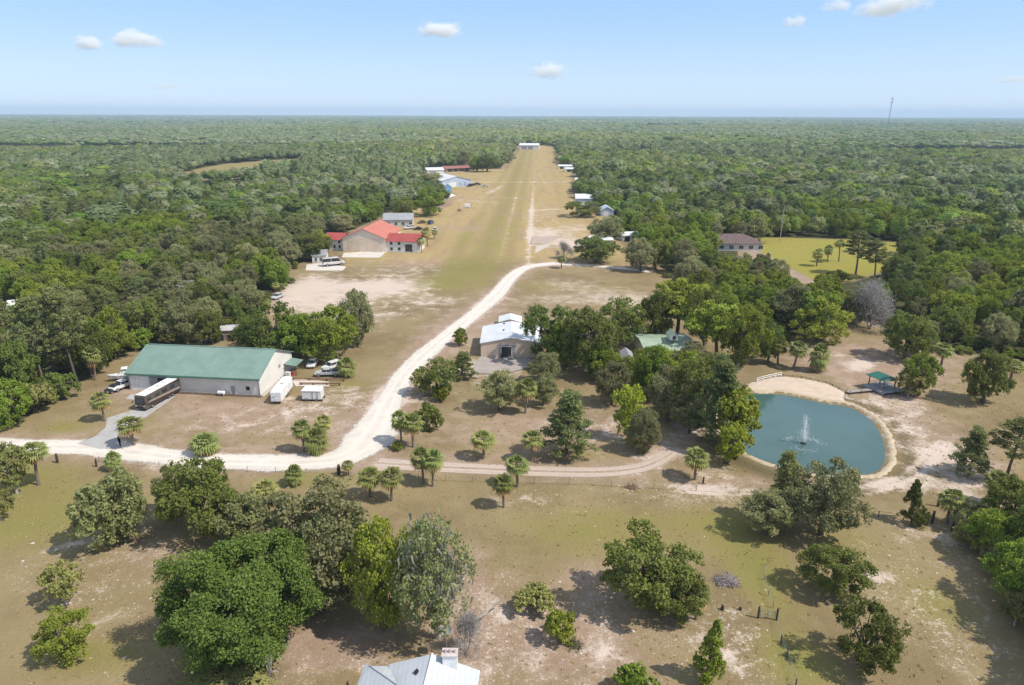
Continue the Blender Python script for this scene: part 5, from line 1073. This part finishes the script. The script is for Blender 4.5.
# boat on trailer
p = at(125, 383); o = empty('boat', (p.x, p.y, .5), R(205), 'white boat with cabin on a trailer at the left end of the green-roofed hangar', 'boat')
vs = []; st = ((-3.2, 1.15, .2, 1.0), (-1, 1.2, .1, 1.05), (1.4, 1.0, .15, 1.15), (2.8, .45, .45, 1.3), (3.4, .05, .9, 1.4)); fs = []
for x, hw, zb, zt in st: vs += [(x, -hw, zt), (x, -hw*.75, zb+.25), (x, 0, zb), (x, hw*.75, zb+.25), (x, hw, zt)]
for i in range(4): fs += [(i*5+k, i*5+k+1, i*5+k+6, i*5+k+5) for k in range(4)] + [(i*5+4, i*5, i*5+5, i*5+9)]
fs.append((0, 1, 2, 3, 4)); MB().add(vs, fs).build('hull', PW, o); MB().prism([(-1.2, 1.1), (1.2, 1.15), (.5, 1.9), (-1.1, 1.95)], 'y', -.8, .8).build('cabin', WHITE, o, .05); MB().box(-1.0, .3, -.9, .9, 2.5, 2.58).build('canopy', WHITE, o)
for x in (-.9, .2):
    for s_ in (-1, 1): MB().tube([(x, s_*.8, 1.6), (x, s_*.8, 2.5)], .04, 5).build('canopy_post', STEEL, o)
wheels(o, (-1.2,), 1.15, .32)
for w__ in [c for c in o.children if c.name.startswith('wheel')]: w__.location.z = -.5
# motorhome
pf, pb = at(141.5, 414), at(176.5, 394); L_ = (pb - pf).length; c = (pf + pb) / 2
o = empty('motorhome', (c.x, c.y, .06), math.atan2(pf.y - pb.y, pf.x - pb.x), 'long motorhome with white roof and brown swoosh stripes on the concrete drive', 'motorhome'); h = L_ / 2; hw = 1.27
BODY = paint('motorhome_paint', (.105, .085, .075)); SW1 = paint('brown_stripe', (.045, .030, .025)); SW2 = paint('cream_stripe', (.36, .31, .26))
MB().prism([(-h, .45), (h - .1, .40), (h, .9), (h - .05, 2.0), (h - .35, 3.30), (-h, 3.30)], 'y', -hw, hw).build('body', BODY, o, .08)
MB().box(-h + .1, h - .5, -hw + .08, hw - .08, 3.305, 3.42).build('roof', WHITE, o, .04)
for x in (-2.6, 1.6): MB().box(x - .5, x + .5, -.4, .4, 3.425, 3.68).build('roof_air_conditioner', WHITE, o, .05)
MB().box(-.4, .0, -.3, .3, 3.425, 3.5).build('roof_hatch', GREY, o)
MB().add([(h - .03, -1.12, 1.55), (h - .03, 1.12, 1.55), (h - .265, 1.1, 2.85), (h - .265, -1.1, 2.85), (h + .03, -1.12, 1.55), (h + .03, 1.12, 1.55), (h - .205, 1.1, 2.85), (h - .205, -1.1, 2.85)], [(0,1,2,3),(4,7,6,5),(0,4,5,1),(1,5,6,2),(2,6,7,3),(3,7,4,0)]).build('windscreen', DG, o)
MB().box(h - .02, h + .04, -1.0, 1.0, .62, .95).build('grille', DARK, o)
for s_ in (-1, 1):
    MB().box(h - .02, h + .035, s_*.95 - .2, s_*.95 + .2, 1.0, 1.25).build('headlight', LAMP, o)
    q = MB().tube([(h - .3, s_*1.27, 2.4), (h + .15, s_*1.55, 2.2)], .04, 5).build('mirror_arm', BLACK, o); MB().box(h + .1, h + .2, s_*1.6 - .12, s_*1.6 + .12, 1.75, 2.25).build('mirror', BLACK, q)
    y = s_ * (hw + .012)
    def side(poly, mat, nm, k=0): MB().prism(poly, 'y', y - .012 + s_*(.004 + k), y + .012 + s_*k).build(nm, mat, o)
    side([(-h + .2, .5), (h - 2.4, .5), (h - .5, 1.2), (h - .6, 1.5), (-h + .2, .95)], SW1, 'stripe'); side([(-h + .2, 1.05), (h - .8, 1.62), (h - 1.6, 1.85), (-h + .2, 1.45)], SW2, 'stripe'); side([(-h + .2, 2.75), (-1, 3.15), (-h + .2, 3.2)], SW1, 'stripe')
    for x0, x1 in ((h - 2.0, h - .75), (.9, 2.3), (-1.4, .2), (-3.9, -2.4)): side([(x0, 1.95), (x1, 1.95), (x1, 2.7), (x0, 2.7)], DG, 'window', .006)
wheels(o, (h - 2.2, -h + 2.6, -h + 3.7), hw - .02, .48, .3)
# white cargo trailer
pa, pb = at(277, 405.8), at(289.5, 388.5); L_ = (pb - pa).length; c = (pa + pb) / 2
o = empty('cargo_trailer', (c.x, c.y, 0), math.atan2(pb.y - pa.y, pb.x - pa.x), 'white enclosed cargo trailer at the right front corner of the green-roofed hangar', 'trailer'); h = L_ / 2
MB().prism([(-h, -1.15), (h - .8, -1.15), (h, -.25), (h, .25), (h - .8, 1.15), (-h, 1.15)], 'z', .55, 2.75).build('body', WHITE, o, .07)
MB().box(-h + .2, h - 1.0, -1.05, 1.05, 2.755, 2.83).build('roof', WHITE, o); MB().box(-.4, .3, -.3, .3, 2.835, 2.95).build('roof_vent', GREY, o)
MB().box(-h - .04, -h - .003, -1.0, 1.0, .7, 2.6).build('rear_door', plain('white_door', (.70, .71, .73), .5), o); MB().box(-h - .05, -h - .003, -1.1, 1.1, .40, .547).build('bumper', DARK, o)
MB().box(-h - .045, -h - .003, .3, .65, 1.5, 1.8).build('plate', BLUE, o); MB().box(h*.2, h*.2 + .8, -1.19, -1.153, .7, 2.4).build('side_door', plain('white_door_two', (.66, .67, .69), .5), o)
wheels(o, (-.55, .35), 1.16, .36); MB().tube([(h, 0, .5), (h + 1.2, 0, .5), (h + 1.2, 0, 0)], .06, 6).build('tow_bar', DARK, o)
# white livestock-style box on skids
p = at(312.5, 402.5); o = empty('storage_box', (p.x, p.y + 1.2, 0), R(-2), 'white ribbed storage box on dark skids right of the white cargo trailer', 'storage box')
MB().box(-2.1, 2.1, -1.2, 1.2, .4, 2.35).build('body', seams('white_ribbed_box', (.72, .72, .73), 0, .6), o, .03); MB().slab([(-2.2, -1.3, 2.4), (2.2, -1.3, 2.4), (2.0, 1.3, 2.62), (-2.0, 1.3, 2.62)], .05).build('roof', WHITE, o)
MB().box(.15, .35, -1.28, -1.203, .4, 2.35).box(1.25, 1.4, -1.28, -1.203, .4, 2.35).build('door_post', GREY, o)
for y in (-1.0, 1.0): MB().box(-2.3, 2.3, y - .12, y + .12, -.05, .397).build('skid', DKWOOD, o)
wheels(o, (-1.2, 1.0), 1.22, .33)
# timber rails in front of the cars
for k, (x0, x1, y, lb) in enumerate(((292, 345, 382, 'long brown timber rail in front of the parked cars, farther of two'), (300, 341, 386.5, 'long brown timber rail in front of the parked cars, nearer of two'))):
    p, q = at(x0, y), at(x1, y); o = empty('timber_rail', p, math.atan2(q.y - p.y, q.x - p.x), lb, 'timber rail'); L_ = (q - p).length
    MB().box(0, L_, -.14, .14, .35, .62).build('beam', BROWNW, o)
    for x in (.3, L_ * .33, L_ * .66, L_ - .3): MB().box(x - .15, x + .15, -.1, .1, -.2, .347).build('post', DKWOOD, o)
car('van', 'camper_van', (333, 266.8), (341, 266), paint('pale_camper', (.66, .60, .58)), 'pale camper van parked in front of the white cottage', 1.7, 'van')
# white field trailer and hay on the strip
p = at(466.5, 208.3); o = empty('field_trailer', (p.x, p.y, 0), .1, 'small white trailer standing alone on the left side of the airstrip', 'trailer'); MB().box(-1.9, 1.9, -1, 1, .6, 2.7).build('body', WHITE, o, .08); wheels(o, (0,), 1.02, .36); MB().tube([(1.9, 0, .6), (3, 0, .5)], .06, 5).build('tow_bar', DARK, o)
p = at(458.5, 211.5); o = empty('farm_implement', (p.x, p.y, 0), .3, 'rusty brown farm implement on the grass below the small white trailer', 'farm implement'); RUST = plain('rust', (.20, .09, .05), .9, var=.3); MB().box(-1.2, 1.2, -.7, .7, .5, 1.1).build('hopper', RUST, o, .1); wheels(o, (0,), .9, .45); MB().tube([(1.2, 0, .6), (2.4, 0, .4)], .07, 5).build('tow_bar', RUST, o)
# lattice mast on the horizon
p = at(885.5, 127.5); top = 40
q = p * 1.0; hgt = H + (q.length) * ((110.3 - 97) / F) / CP * 1.02
o = empty('radio_mast', (q.x, q.y, 0), 0, 'tall thin lattice radio mast rising above the forest horizon', 'radio mast'); m = MB(); ww = 1.6
for a, b in ((-1, -1), (1, -1), (0, 1)): m.tube([(a*ww, b*ww, 0), (a*ww*.7, b*ww*.7, hgt)], .45, 5)
nb = 26
for k in range(nb):
    z0, z1 = hgt*k/nb, hgt*(k+1)/nb; c_ = [(-1, -1), (1, -1), (0, 1)]
    for j in range(3): a, b = c_[j], c_[(j+1) % 3]; m.tube([(a[0]*ww, a[1]*ww, z0), (b[0]*ww, b[1]*ww, z1)], .28, 4)
m.build('lattice', plain('mast_steel', (.30, .28, .30), .5, .3), o)
for z in (.82, .93): MB().box(-3.2, 3.2, -2.2, 2.2, hgt*z, hgt*z + 3.2).build('antenna_array', GREY, o)
MB().tube([(0, 0, hgt), (0, 0, hgt + 5)], .4, 5).build('antenna', STEEL, o)
# ------------------------------------------------------------------ woods: the nearest trees one by one, the far woods as one mass
C2 = [tuple(p) for p in CLEAR]
def poisson(n, dmin, dmax, spacing, seed, xlim=None):
    g = np.random.default_rng(seed)
    r = np.sqrt(g.uniform(dmin**2, dmax**2, n)); a = g.uniform(-.74, .74, n); x, y = r*np.sin(a), r*np.cos(a)
    ok = (np.abs(x) < y * .80 + 25)
    x, y = x[ok], y[ok]; keep_x, keep_y = [], []; cell = {}
    for i in range(len(x)):
        s = spacing(math.hypot(x[i], y[i])); k = (int(x[i] // 12), int(y[i] // 12)); good = True
        for dx in (-1, 0, 1):
            for dy in (-1, 0, 1):
                for (a_, b_) in cell.get((k[0]+dx, k[1]+dy), ()):
                    if (a_ - x[i])**2 + (b_ - y[i])**2 < s*s: good = False; break
                if not good: break
            if not good: break
        if good: cell.setdefault(k, []).append((x[i], y[i])); keep_x.append(x[i]); keep_y.append(y[i])
    return np.array(keep_x), np.array(keep_y)
HOUSES = [tuple(o.location[:2]) + (max(9, 0),) for o in list(col.objects) if o.parent is None and o.get('category') in ('house', 'cabin', 'bungalow', 'hangar', 'shed', 'cottage', 'carport', 'pavilion')]
EXTRA = [(*at(736, 246)[:2], 20), (*at(19, 318)[:2], 6), (*at(19, 330)[:2], 6), (*at(186, 300)[:2], 7), (*at(186, 294)[:2], 6), (*at(120, 332)[:2], 5), (*at(228, 346)[:2], 8)]
def free(x, y, m=1.5):
    ok = (sdf(x, y, C2) > m) & (sdf(x, y, LAWN) > m) & (sdf(x, y, FAR_FIELD) > m) & (sdf(x, y, FAR_FIELD2) > m)
    ok &= ~((y > 430) & (np.sin(x*.043 + 2*np.sin(y*.011)) * np.cos(y*.037 + 1.5*np.sin(x*.013)) > .93))
    for a, b, r in EXTRA: ok &= np.hypot(x - a, y - b) > r
    for a, b, r in HAND: ok &= np.hypot(x - a, y - b) > r * .8 + 1.2
    for a, b, r in HOUSES: ok &= np.hypot(x - a, y - b) > 6
    return ok
fx, fy = poisson(34000, 100, 500, lambda d: 5.9 + d * .0035, 7)
k = free(fx, fy) & (fy > 100) & ~((fx > 0) & (fy < 112)); fx, fy = fx[k], fy[k]
order = np.argsort(np.hypot(fx, fy)); fx, fy = fx[order], fy[order]
NIND = 800; g = np.random.default_rng(77)
rx0 = lambda y: (A0.x + (A1.x - A0.x) * (y - A0.y) / (A1.y - A0.y)) + 12
count = {}; CAP = {'oak_tree': 262, 'leafy_tree': 285, 'pine_tree': 230}
KEEP = [[(708,233),(762,231),(764,243),(890,241),(880,266),(850,274),(805,270),(784,258),(770,247),(762,244),(710,244)], [(185,176),(215,167),(306,161),(298,170),(240,177),(200,182)], [(331,238),(345,228),(345,252),(331,252)], [(14,311),(29,311),(29,320),(14,320)], [(178,286),(190,286),(190,290),(178,290)], [(216,329),(240,329),(240,343),(216,343)], [(340,300),(295,280),(330,260),(400,230)]]
def hides(x, y, h):
    # a clearing or a house seen behind this spot keeps its view open
    if hasattr(x, '__len__'):
        px, py, d_ = proj((x, y, h)); return np.logical_or.reduce([in_poly(px, py + 1, k_) for k_ in KEEP])
    px, py, d_ = proj((x, y, h)); px2 = np.array([px, px, px - 8, px + 8]); py2 = np.array([py, py + 3, py + 2, py + 2])
    return any(in_poly(px2, py2, k_).any() for k_ in KEEP)
hang_y = at(200, 346).y
def species(x, y, g):
    v = math.sin(x*.05 + 1) + math.cos(y*.043 + 2*math.sin(x*.02)) + g.normal(0, .9)
    if x > rx0(y): return 'pine' if v > 1.7 else 'oak' if v > .1 else 'grey' if v > -.7 else 'bright'
    return 'pine' if v > 1.45 else 'grey' if v > .25 else 'oak' if v > -.9 else 'bright'
WHERE = lambda x, y: ('left woods below the airstrip, level with the green-roofed hangar' if y < 205 else 'left woods between the green and red-roofed hangars') if x < rx0(y) else ('right woods level with the pond and gazebo' if y < 205 else 'right woods beside the airstrip and yellow lawn')
LBL = {'oak': 'dark green oak crown in the {}', 'grey': 'greyish olive oak crown in the {}', 'bright': 'fresh green leafy crown in the {}', 'pine': 'tall pine rising from the {}'}
rest = []
for i in range(len(fx)):
    sp = species(fx[i], fy[i], g); nm = NAMES[sp]
    if sum(count.values()) >= NIND: rest.append(i); continue
    if hides(fx[i], fy[i], 11): continue
    if count.get(nm, 0) >= CAP[nm]: rest.append(i); continue
    count[nm] = count.get(nm, 0) + 1
    P = PROTO[sp][int(g.integers(0, len(PROTO[sp])))]
    rx = float(np.clip(g.lognormal(1.52, .24), 2.7, 7.2)) if sp != 'pine' else g.uniform(2.4, 3.6); h = (g.uniform(4.6, 7.4) + rx * .75) * (1.12 if fx[i] > 0 else 1) if sp != 'pine' else g.uniform(10, 14)
    o = link(nm, P['crown'], None, (fx[i], fy[i], ground_z(fx[i], fy[i]))); o.rotation_euler = (g.normal(0, .04), g.normal(0, .04), g.uniform(0, 6.28)); o.scale = (rx / P['R'] * g.uniform(.9, 1.1), rx / P['R'], h / P['H'])
    wz = WHERE(fx[i], fy[i]); tag(o, LBL[sp].format(wz), nm.replace('_', ' '), LBL[sp].format(wz).replace('crown', 'crowns').replace('tall pine', 'tall pines'))
    link('trunk', P['trunk'], o)
rest_x, rest_y = fx[rest], fy[rest]
# bushes and palms along the edge of the woods
edge = []
for (a, b), (c, d) in zip(C2, C2[1:]):
    L = math.hypot(c - a, d - b); n = int(L / 4.2)
    for q in range(n): t = (q + g.uniform(.2, .8)) / max(1, n); edge.append((a + (c - a)*t + g.normal(0, 1), b + (d - b)*t + g.normal(0, 1)))
nb = 0
for (x, y) in edge:
    if y < 118 or y > 300 or abs(x) > y * .78 or g.uniform() < .15 or nb >= 150: continue
    if any(math.hypot(x - a, y - b) < r + 1 for a, b, r in HAND) or sdf(np.array([x]), np.array([y]), POND)[0] < 8 or d_line(np.array([x]), np.array([y]), ROAD)[0] < 5: continue
    k = 'bush' if g.uniform() < .8 else 'palm'; P = PROTO[k][int(g.integers(0, len(PROTO[k])))]; rx = g.uniform(1.2, 2.6) if k == 'bush' else g.uniform(1.4, 1.9); h = g.uniform(1.6, 3.4) if k == 'bush' else g.uniform(4, 6)
    if k == 'palm':
        lb = 'wild palm at the foot of the ' + ('left' if x < rx0(y) else 'right') + ' woods edge'; plant(k, int(g.integers(0, 3)), (x, y, ground_z(x, y)), rx, h, lb, None, lb.replace('palm', 'palms')); HAND.pop(); continue
    o = link(NAMES[k], P['crown'], None, (x, y, ground_z(x, y))); o.rotation_euler.z = g.uniform(0, 6.28); o.scale = (rx / P['R'], rx / P['R'], h / P['H']); link('trunk', P['trunk'], o); nb += 1
    lb = ('leafy bush' if k == 'bush' else 'wild palm') + ' at the foot of the ' + ('left' if x < rx0(y) else 'right') + ' woods edge'; tag(o, lb, NAMES[k].replace('_', ' '), lb.replace('bush', 'bushes').replace('palm', 'palms'))
print('individual', count, nb, 'rest', len(rest_x))
# shrubs in the gaps of the near woods
ux_, uy_ = poisson(9000, 110, 235, lambda d: 5.0, 31); k = free(ux_, uy_, 1.0) & (uy_ > 108); ux_, uy_ = ux_[k], uy_[k]; ds = sdf(ux_, uy_, C2); o_ = np.argsort(ds)[:120]
for i in o_:
    P = PROTO['bush'][int(g.integers(0, 3))]; rx = g.uniform(1.6, 3.0); sd_ = 'left' if ux_[i] < rx0(uy_[i]) else 'right'
    o = link('bush', P['crown'], None, (ux_[i], uy_[i], ground_z(ux_[i], uy_[i]))); o.rotation_euler.z = g.uniform(0, 6.28); o.scale = (rx / P['R'], rx / P['R'], g.uniform(2.2, 4.2) / P['H']); link('trunk', P['trunk'], o)
    tag(o, f'low shrub filling a gap under the trees of the {sd_} woods', 'bush', f'low shrubs filling gaps under the trees of the {sd_} woods')
# far woods
SPK = ['oak', 'bright', 'grey', 'pine', 'scrub']
def ico(n):
    bm = bmesh.new(); bmesh.ops.create_icosphere(bm, subdivisions=n, radius=1); V = np.array([v.co for v in bm.verts]); f = np.array([[v.index for v in q.verts] for q in bm.faces]); bm.free(); return V, f
def lods2(sub_, nl, size, seed, lumps=9, upper=-.75):
    """far crown: a knobbly closed crown plus loose leaf sprays round it"""
    out = []
    V0, f0 = ico(sub_)
    for s in range(6):
        gg = np.random.default_rng(seed + s); D = unit(lumps, gg); D[:, 2] = np.abs(D[:, 2]) * .9 - .1; D /= np.linalg.norm(D, axis=1)[:, None]; am = gg.uniform(.6, 1.1, lumps)
        def rad(v): return .60 + .42 * np.max(np.exp(9 * (v @ D.T - 1)) * am, axis=1)
        P = V0 * rad(V0)[:, None]; P += gg.normal(0, .03, P.shape); P[:, 2] = np.maximum(P[:, 2], upper); tri = P[f0].reshape(-1, 3)
        lump_of = np.argmax(V0[f0].mean(1) @ D.T, 1); tl = gg.uniform(.1, .9, lumps); t = np.clip(tl[lump_of] + gg.normal(0, .13, len(f0)), 0, 1)
        keep = V0[f0].mean(1)[:, 2] > -.72; tri = tri.reshape(-1, 3, 3)[keep].reshape(-1, 3); t = t[keep]
        if nl:
            d = unit(nl, gg); d[:, 2] = np.where(d[:, 2] < -.4, -d[:, 2], d[:, 2]); C = d * (rad(d) * gg.uniform(.95, 1.1, nl))[:, None]
            lv, lf = leaves(C, d, size, gg, tri=True, rand=.45); tri = np.concatenate([tri, lv]); t = np.concatenate([t, np.clip(tl[np.argmax(d @ D.T, 1)] + gg.normal(0, .15, nl), 0, 1)])
        tri = tri * np.array([1, 1, .52]) + np.array([0, 0, .50]); out.append((tri.astype(np.float32), t.astype(np.float32)))
    return out
def lods(lumps, subs, nleaf, size, seed):
    out = []
    for s in range(5):
        gg = np.random.default_rng(seed + s); V, f, t, L = crown(gg, 1, .12, 1, lumps, subs, nleaf, size, 'dome' if s % 2 else 'round', tri=True, skin=.9, lumpr=.34, rand=.45)
        out.append((V.astype(np.float32), t.astype(np.float32)))
    return out
def stand(x, y):
    # stands of older and younger wood, tens to hundreds of metres across
    return np.clip(.5 + .22*np.sin(x*.0061 + 1.7*np.sin(y*.0043)) + .2*np.sin(y*.0087 + 1.3*np.sin(x*.0052 + 2)) + .16*np.sin(x*.021 - y*.017 + 1) , 0, 1)
FV, FT, FTR, FM = [], [], [], []
def scatter(x, y, rad, hgt, sp, lod, g):
    rot = g.uniform(0, 6.28, len(x)); pid = g.integers(0, len(lod), len(x)); q_ = 1 / (1 + np.maximum(0, np.hypot(x, y) - 600) / 1100); pt = stand(x * q_, y * q_ * .8); tv = np.clip(g.uniform(.1, .9, len(x)) * .42 + .58 * pt + g.normal(0, .06, len(x)), 0, 1); sz = g.lognormal(0, .28, len(x)); rad = rad * sz; hgt = hgt * (.65 + .35 * sz) * (.72 + .6 * pt)
    for p_, (V, t) in enumerate(lod):
        m = pid == p_
        if not m.any(): continue
        c, s = np.cos(rot[m])[:, None], np.sin(rot[m])[:, None]; r = rad[m][:, None]
        X = (V[None, :, 0]*c - V[None, :, 1]*s)*r + x[m][:, None]; Y = (V[None, :, 0]*s + V[None, :, 1]*c)*r + y[m][:, None]; Z = V[None, :, 2]*hgt[m][:, None]
        FV.append(np.stack([X, Y, Z], -1).reshape(-1, 3).astype(np.float32)); n = len(t); FT.append(np.tile(t, m.sum())); FTR.append(np.repeat(tv[m], n)); FM.append(np.repeat(sp[m], n))
def far_species(x, y, g):
    v = 1.2*np.sin(x*.0083 + 1 + y*.004) + 1.1*np.cos(y*.0093 + 2*np.sin(x*.004)) + g.normal(0, .7, len(x))
    return np.where(v > 1.3, 3, np.where(v > .35, 2, np.where(v > -.7, 0, np.where(v > -1.3, 1, 4))))
g = np.random.default_rng(5)
x2, y2 = poisson(60000, 497, 680, lambda d: 7.4, 8); kk = free(x2, y2, 1); x2, y2 = np.concatenate([rest_x, x2[kk]]), np.concatenate([rest_y, y2[kk]]); kk = ~hides(x2, y2, 12.5); x2, y2 = x2[kk], y2[kk]
pi_ = far_species(x2, y2, g); hh = g.uniform(7, 11.5, len(x2)); hh[pi_ == 3] += 3.5; scatter(x2, y2, g.uniform(4.2, 6.8, len(x2)), hh, pi_, lods2(3, 520, .16, 300, 14), g)
x2, y2 = poisson(110000, 677, 1350, lambda d: 8.2, 9); kk = free(x2, y2, 1); x2, y2 = x2[kk], y2[kk]
pi_ = far_species(x2, y2, g); hh = g.uniform(7, 12, len(x2)); hh[pi_ == 3] += 3.5; scatter(x2, y2, g.uniform(4.8, 7.6, len(x2)), hh, pi_, lods2(2, 90, .24, 310, 10), g)
def jgrid(d0, d1, s):
    X, Y = np.meshgrid(np.arange(-d1*.8, d1*.8, s), np.arange(d0, d1, s)); X = X.ravel() + g.uniform(-.45, .45, X.size)*s; Y = Y.ravel() + g.uniform(-.45, .45, Y.size)*s
    k = (np.abs(X) < Y*.8 + 60) & (Y > d0); k &= (sdf(X, Y, FAR_FIELD) > 2) & (sdf(X, Y, FAR_FIELD2) > 2) & (sdf(X, Y, C2) > 2)
    # small far clearings
    v = np.sin(X*.0031 + 2) * np.cos(Y*.0023 + X*.001) ; k &= ~((v > .995) & (Y > 1500))
    return X[k], Y[k]
x2, y2 = jgrid(1335, 3600, 11); pi_ = far_species(x2*.5, y2*.5, g); hh = g.uniform(7, 13, len(x2)); scatter(x2, y2, g.uniform(6.0, 9.4, len(x2)), hh, pi_, lods2(1, 0, .5, 320, 6), g)
x2, y2 = jgrid(3580, 14500, 27); pi_ = far_species(x2*.25, y2*.25, g); hh = g.uniform(8, 16, len(x2)); scatter(x2, y2, g.uniform(13, 20, len(x2)), hh, pi_, lods2(1, 0, .75, 330, 5), g)
FV = np.concatenate(FV); FT = np.concatenate(FT); FTR = np.concatenate(FTR); FM = np.concatenate(FM)
print('far tris', len(FV) // 3)
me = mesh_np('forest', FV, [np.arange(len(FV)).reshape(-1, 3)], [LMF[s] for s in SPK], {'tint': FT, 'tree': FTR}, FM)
tag(link('forest', me), 'wide evergreen forest reaching the flat horizon on every side', 'forest', kind='stuff')
# ------------------------------------------------------------------ dry grass tufts and limestone chips in the near field
g = np.random.default_rng(21)
n = 5200; yy = np.sqrt(g.uniform(45**2, 150**2, n)); xx = g.uniform(-.8, .8, n) * (yy + 10); kk = (sdf(xx, yy, C2) < -2) & (d_line(xx, yy, ROAD) > 4) & (d_line(xx, yy, TRACK) > 3) & (sdf(xx, yy, POND) > 4.5); kk &= ~in_poly(xx, yy, W((126,398),(261,400),(296,368),(150,360)))
xx, yy = xx[kk], yy[kk]; zz = np.array([ground_z(a, b) for a, b in zip(xx, yy)]); m = 7
C = np.repeat(np.stack([xx, yy, zz + .05], 1), m, 0) + g.normal(0, .11, (len(xx)*m, 3)) * np.array([1, 1, .25]); V, f = leaves(C, np.tile([0, 0, 1.], (len(C), 1)), np.repeat(g.uniform(.07, .17, len(xx)), m), g, rand=.6, tri=True, aspect=1.6)
GRASS = leaf_mat('dry_grass', (.20, .17, .07), (.30, .25, .12), .4)
tag(link('dry_grass', mesh_np('dry_grass', V, [f], [GRASS], {'tint': np.repeat(g.uniform(0, 1, len(xx)), m)})), 'dry grass tufts and weeds dotted over the near field', 'grass', kind='stuff')
cen = [at(*c) for c in ((580,650),(520,640),(640,650),(480,600),(740,640),(350,665),(130,575),(110,620),(60,550),(890,575),(930,540),(700,490),(480,370),(640,450),(320,420),(300,410),(915,430),(590,590),(600,500),(150,640))]; n = 2600
ci = g.integers(0, len(cen), n); cc = np.array([(c.x, c.y) for c in cen])[ci] + g.normal(0, 1, (n, 2)) * np.array([6.5, 4.5]); xx, yy = cc.T; kk = (sdf(xx, yy, POND) > 2.5) & (d_line(xx, yy, ROAD) > 3); xx, yy = xx[kk], yy[kk]
zz = np.array([ground_z(a, b) for a, b in zip(xx, yy)]); sz = np.clip(np.exp(g.normal(-2.8, .55, len(xx))), .03, .32)
oc = np.array([(1,0,0),(-.5,.87,0),(-.5,-.87,0),(.1,.1,.7)], np.float32); rot = g.uniform(0, 6.28, len(xx)); c, s = np.cos(rot)[:, None], np.sin(rot)[:, None]; st = g.uniform(.5, 1.5, len(xx))[:, None]
X = (oc[None, :, 0]*c*st - oc[None, :, 1]*s)*sz[:, None] + xx[:, None]; Y = (oc[None, :, 0]*s*st + oc[None, :, 1]*c)*sz[:, None] + yy[:, None]; Z = oc[None, :, 2]*sz[:, None]*.8 + zz[:, None] + .01
V = np.stack([X, Y, Z], -1).reshape(-1, 3); b = np.arange(len(xx))[:, None] * 4
f = np.concatenate([b + np.array(t) for t in ((0,1,3),(1,2,3),(2,0,3))]); tag(link('gravel', mesh_np('gravel', V, [f], [plain('limestone_chips', (.55, .47, .41), .95, var=.3)])), 'pale limestone chips littering the near field', 'gravel', kind='stuff')
# ------------------------------------------------------------------ clouds and haze
def cloud(px, py, wpx, hpx, label, dens=1.0, dist=11000, seed=0):
    u = (px - 512) / F; v = (py - 342.5) / F; u, v = u - ROLL*v, v + ROLL*u; d = Vector((u, CP - v*SP, -SP - v*CP)); k = dist / d.y; p = Vector((0, 0, H)) + d * k
    rx, rz = wpx * k / F / 2 * 1.25, hpx * k / F / 2 * 1.25
    bm = bmesh.new(); bmesh.ops.create_icosphere(bm, subdivisions=3, radius=1); me = bpy.data.meshes.new('cloud'); bm.to_mesh(me); bm.free()
    o = link('cloud', me, None, p); o.scale = (rx, rx * .8, rz)
    a = NT('cloud_vapour'); a.t.nodes.remove(a.b); pv = a.n('ShaderNodeVolumePrincipled'); a.l(pv.outputs[0], a.o.inputs['Volume'])
    v_ = a.coord(); vl = a.n('ShaderNodeVectorMath', operation='LENGTH'); a.l(v_, vl.inputs[0])
    mp = a.n('ShaderNodeMapping'); mp.inputs['Location'].default_value = (seed * 3.1, seed, 0); mp.inputs['Scale'].default_value = (1, 1, rz / rx * 1.4); a.l(v_, mp.inputs[0])
    nz = a.noise(mp.outputs[0], 1.5, 6, .6); sp = a.n('ShaderNodeSeparateXYZ'); a.l(v_, sp.inputs[0])
    fall = a.math('SUBTRACT', 1.0, vl.outputs['Value']); base = a.ramp(sp.outputs[2], -.75, -.30)
    dn = a.math('MULTIPLY', a.ramp(a.math('ADD', a.math('MULTIPLY', fall, 1.0), a.math('MULTIPLY', a.math('SUBTRACT', nz, .5), 2.6)), .20, .75), base)
    a.l(a.math('MULTIPLY', dn, dens * 3.2 / rx), pv.inputs['Density']); pv.inputs['Color'].default_value = (1, 1, 1, 1); pv.inputs['Anisotropy'].default_value = .0
    me.materials.append(a.m); a.m.volume_intersection_method = 'FAST' if hasattr(a.m, 'volume_intersection_method') else None
    return tag(o, label, 'cloud')
cloud(437, 29, 42, 22, 'small white puffy cloud left of the airstrip line, high in the sky', 1.2, seed=1); cloud(135, 43, 50, 20, 'wide flat white cloud in the upper left sky', 1.1, seed=2); cloud(85, 47, 28, 15, 'little round cloud left of the wide flat cloud', .9, seed=3)
cloud(547, 72, 36, 18, 'small white cloud low above the far airstrip', 1.0, seed=4); cloud(890, 3, 66, 24, 'bright cloud cut by the top picture edge at right', 1.3, seed=5); cloud(791, 20, 24, 14, 'faint small cloud left of the bright top cloud', .6, seed=6); cloud(836, 4, 34, 12, 'thin cloud touching the top edge, just left of the bright one', .6, seed=7)
cloud(165, 89, 44, 9, 'thin pinkish streak of cloud low on the left', .25, seed=8); cloud(1012, 76, 44, 8, 'thin streak of cloud low at the right edge', .4, seed=9)
hz = MB().box(-14000, 14000, -3300, 15300, -4, hgt + 12).build('haze', plain('unused', (1, 1, 1))); hz.data.materials.clear()
hm = bpy.data.materials.new('haze'); hm.use_nodes = True; ht = hm.node_tree; ht.nodes.remove(ht.nodes['Principled BSDF']); pv = ht.nodes.new('ShaderNodeVolumePrincipled'); ht.links.new(pv.outputs[0], ht.nodes['Material Output'].inputs['Volume'])
pv.inputs['Color'].default_value = (.60, .78, 1, 1); pv.inputs['Density'].default_value = HAZE; pv.inputs['Anisotropy'].default_value = 0.0
hz.data.materials.append(hm); tag(hz, kind='stuff')
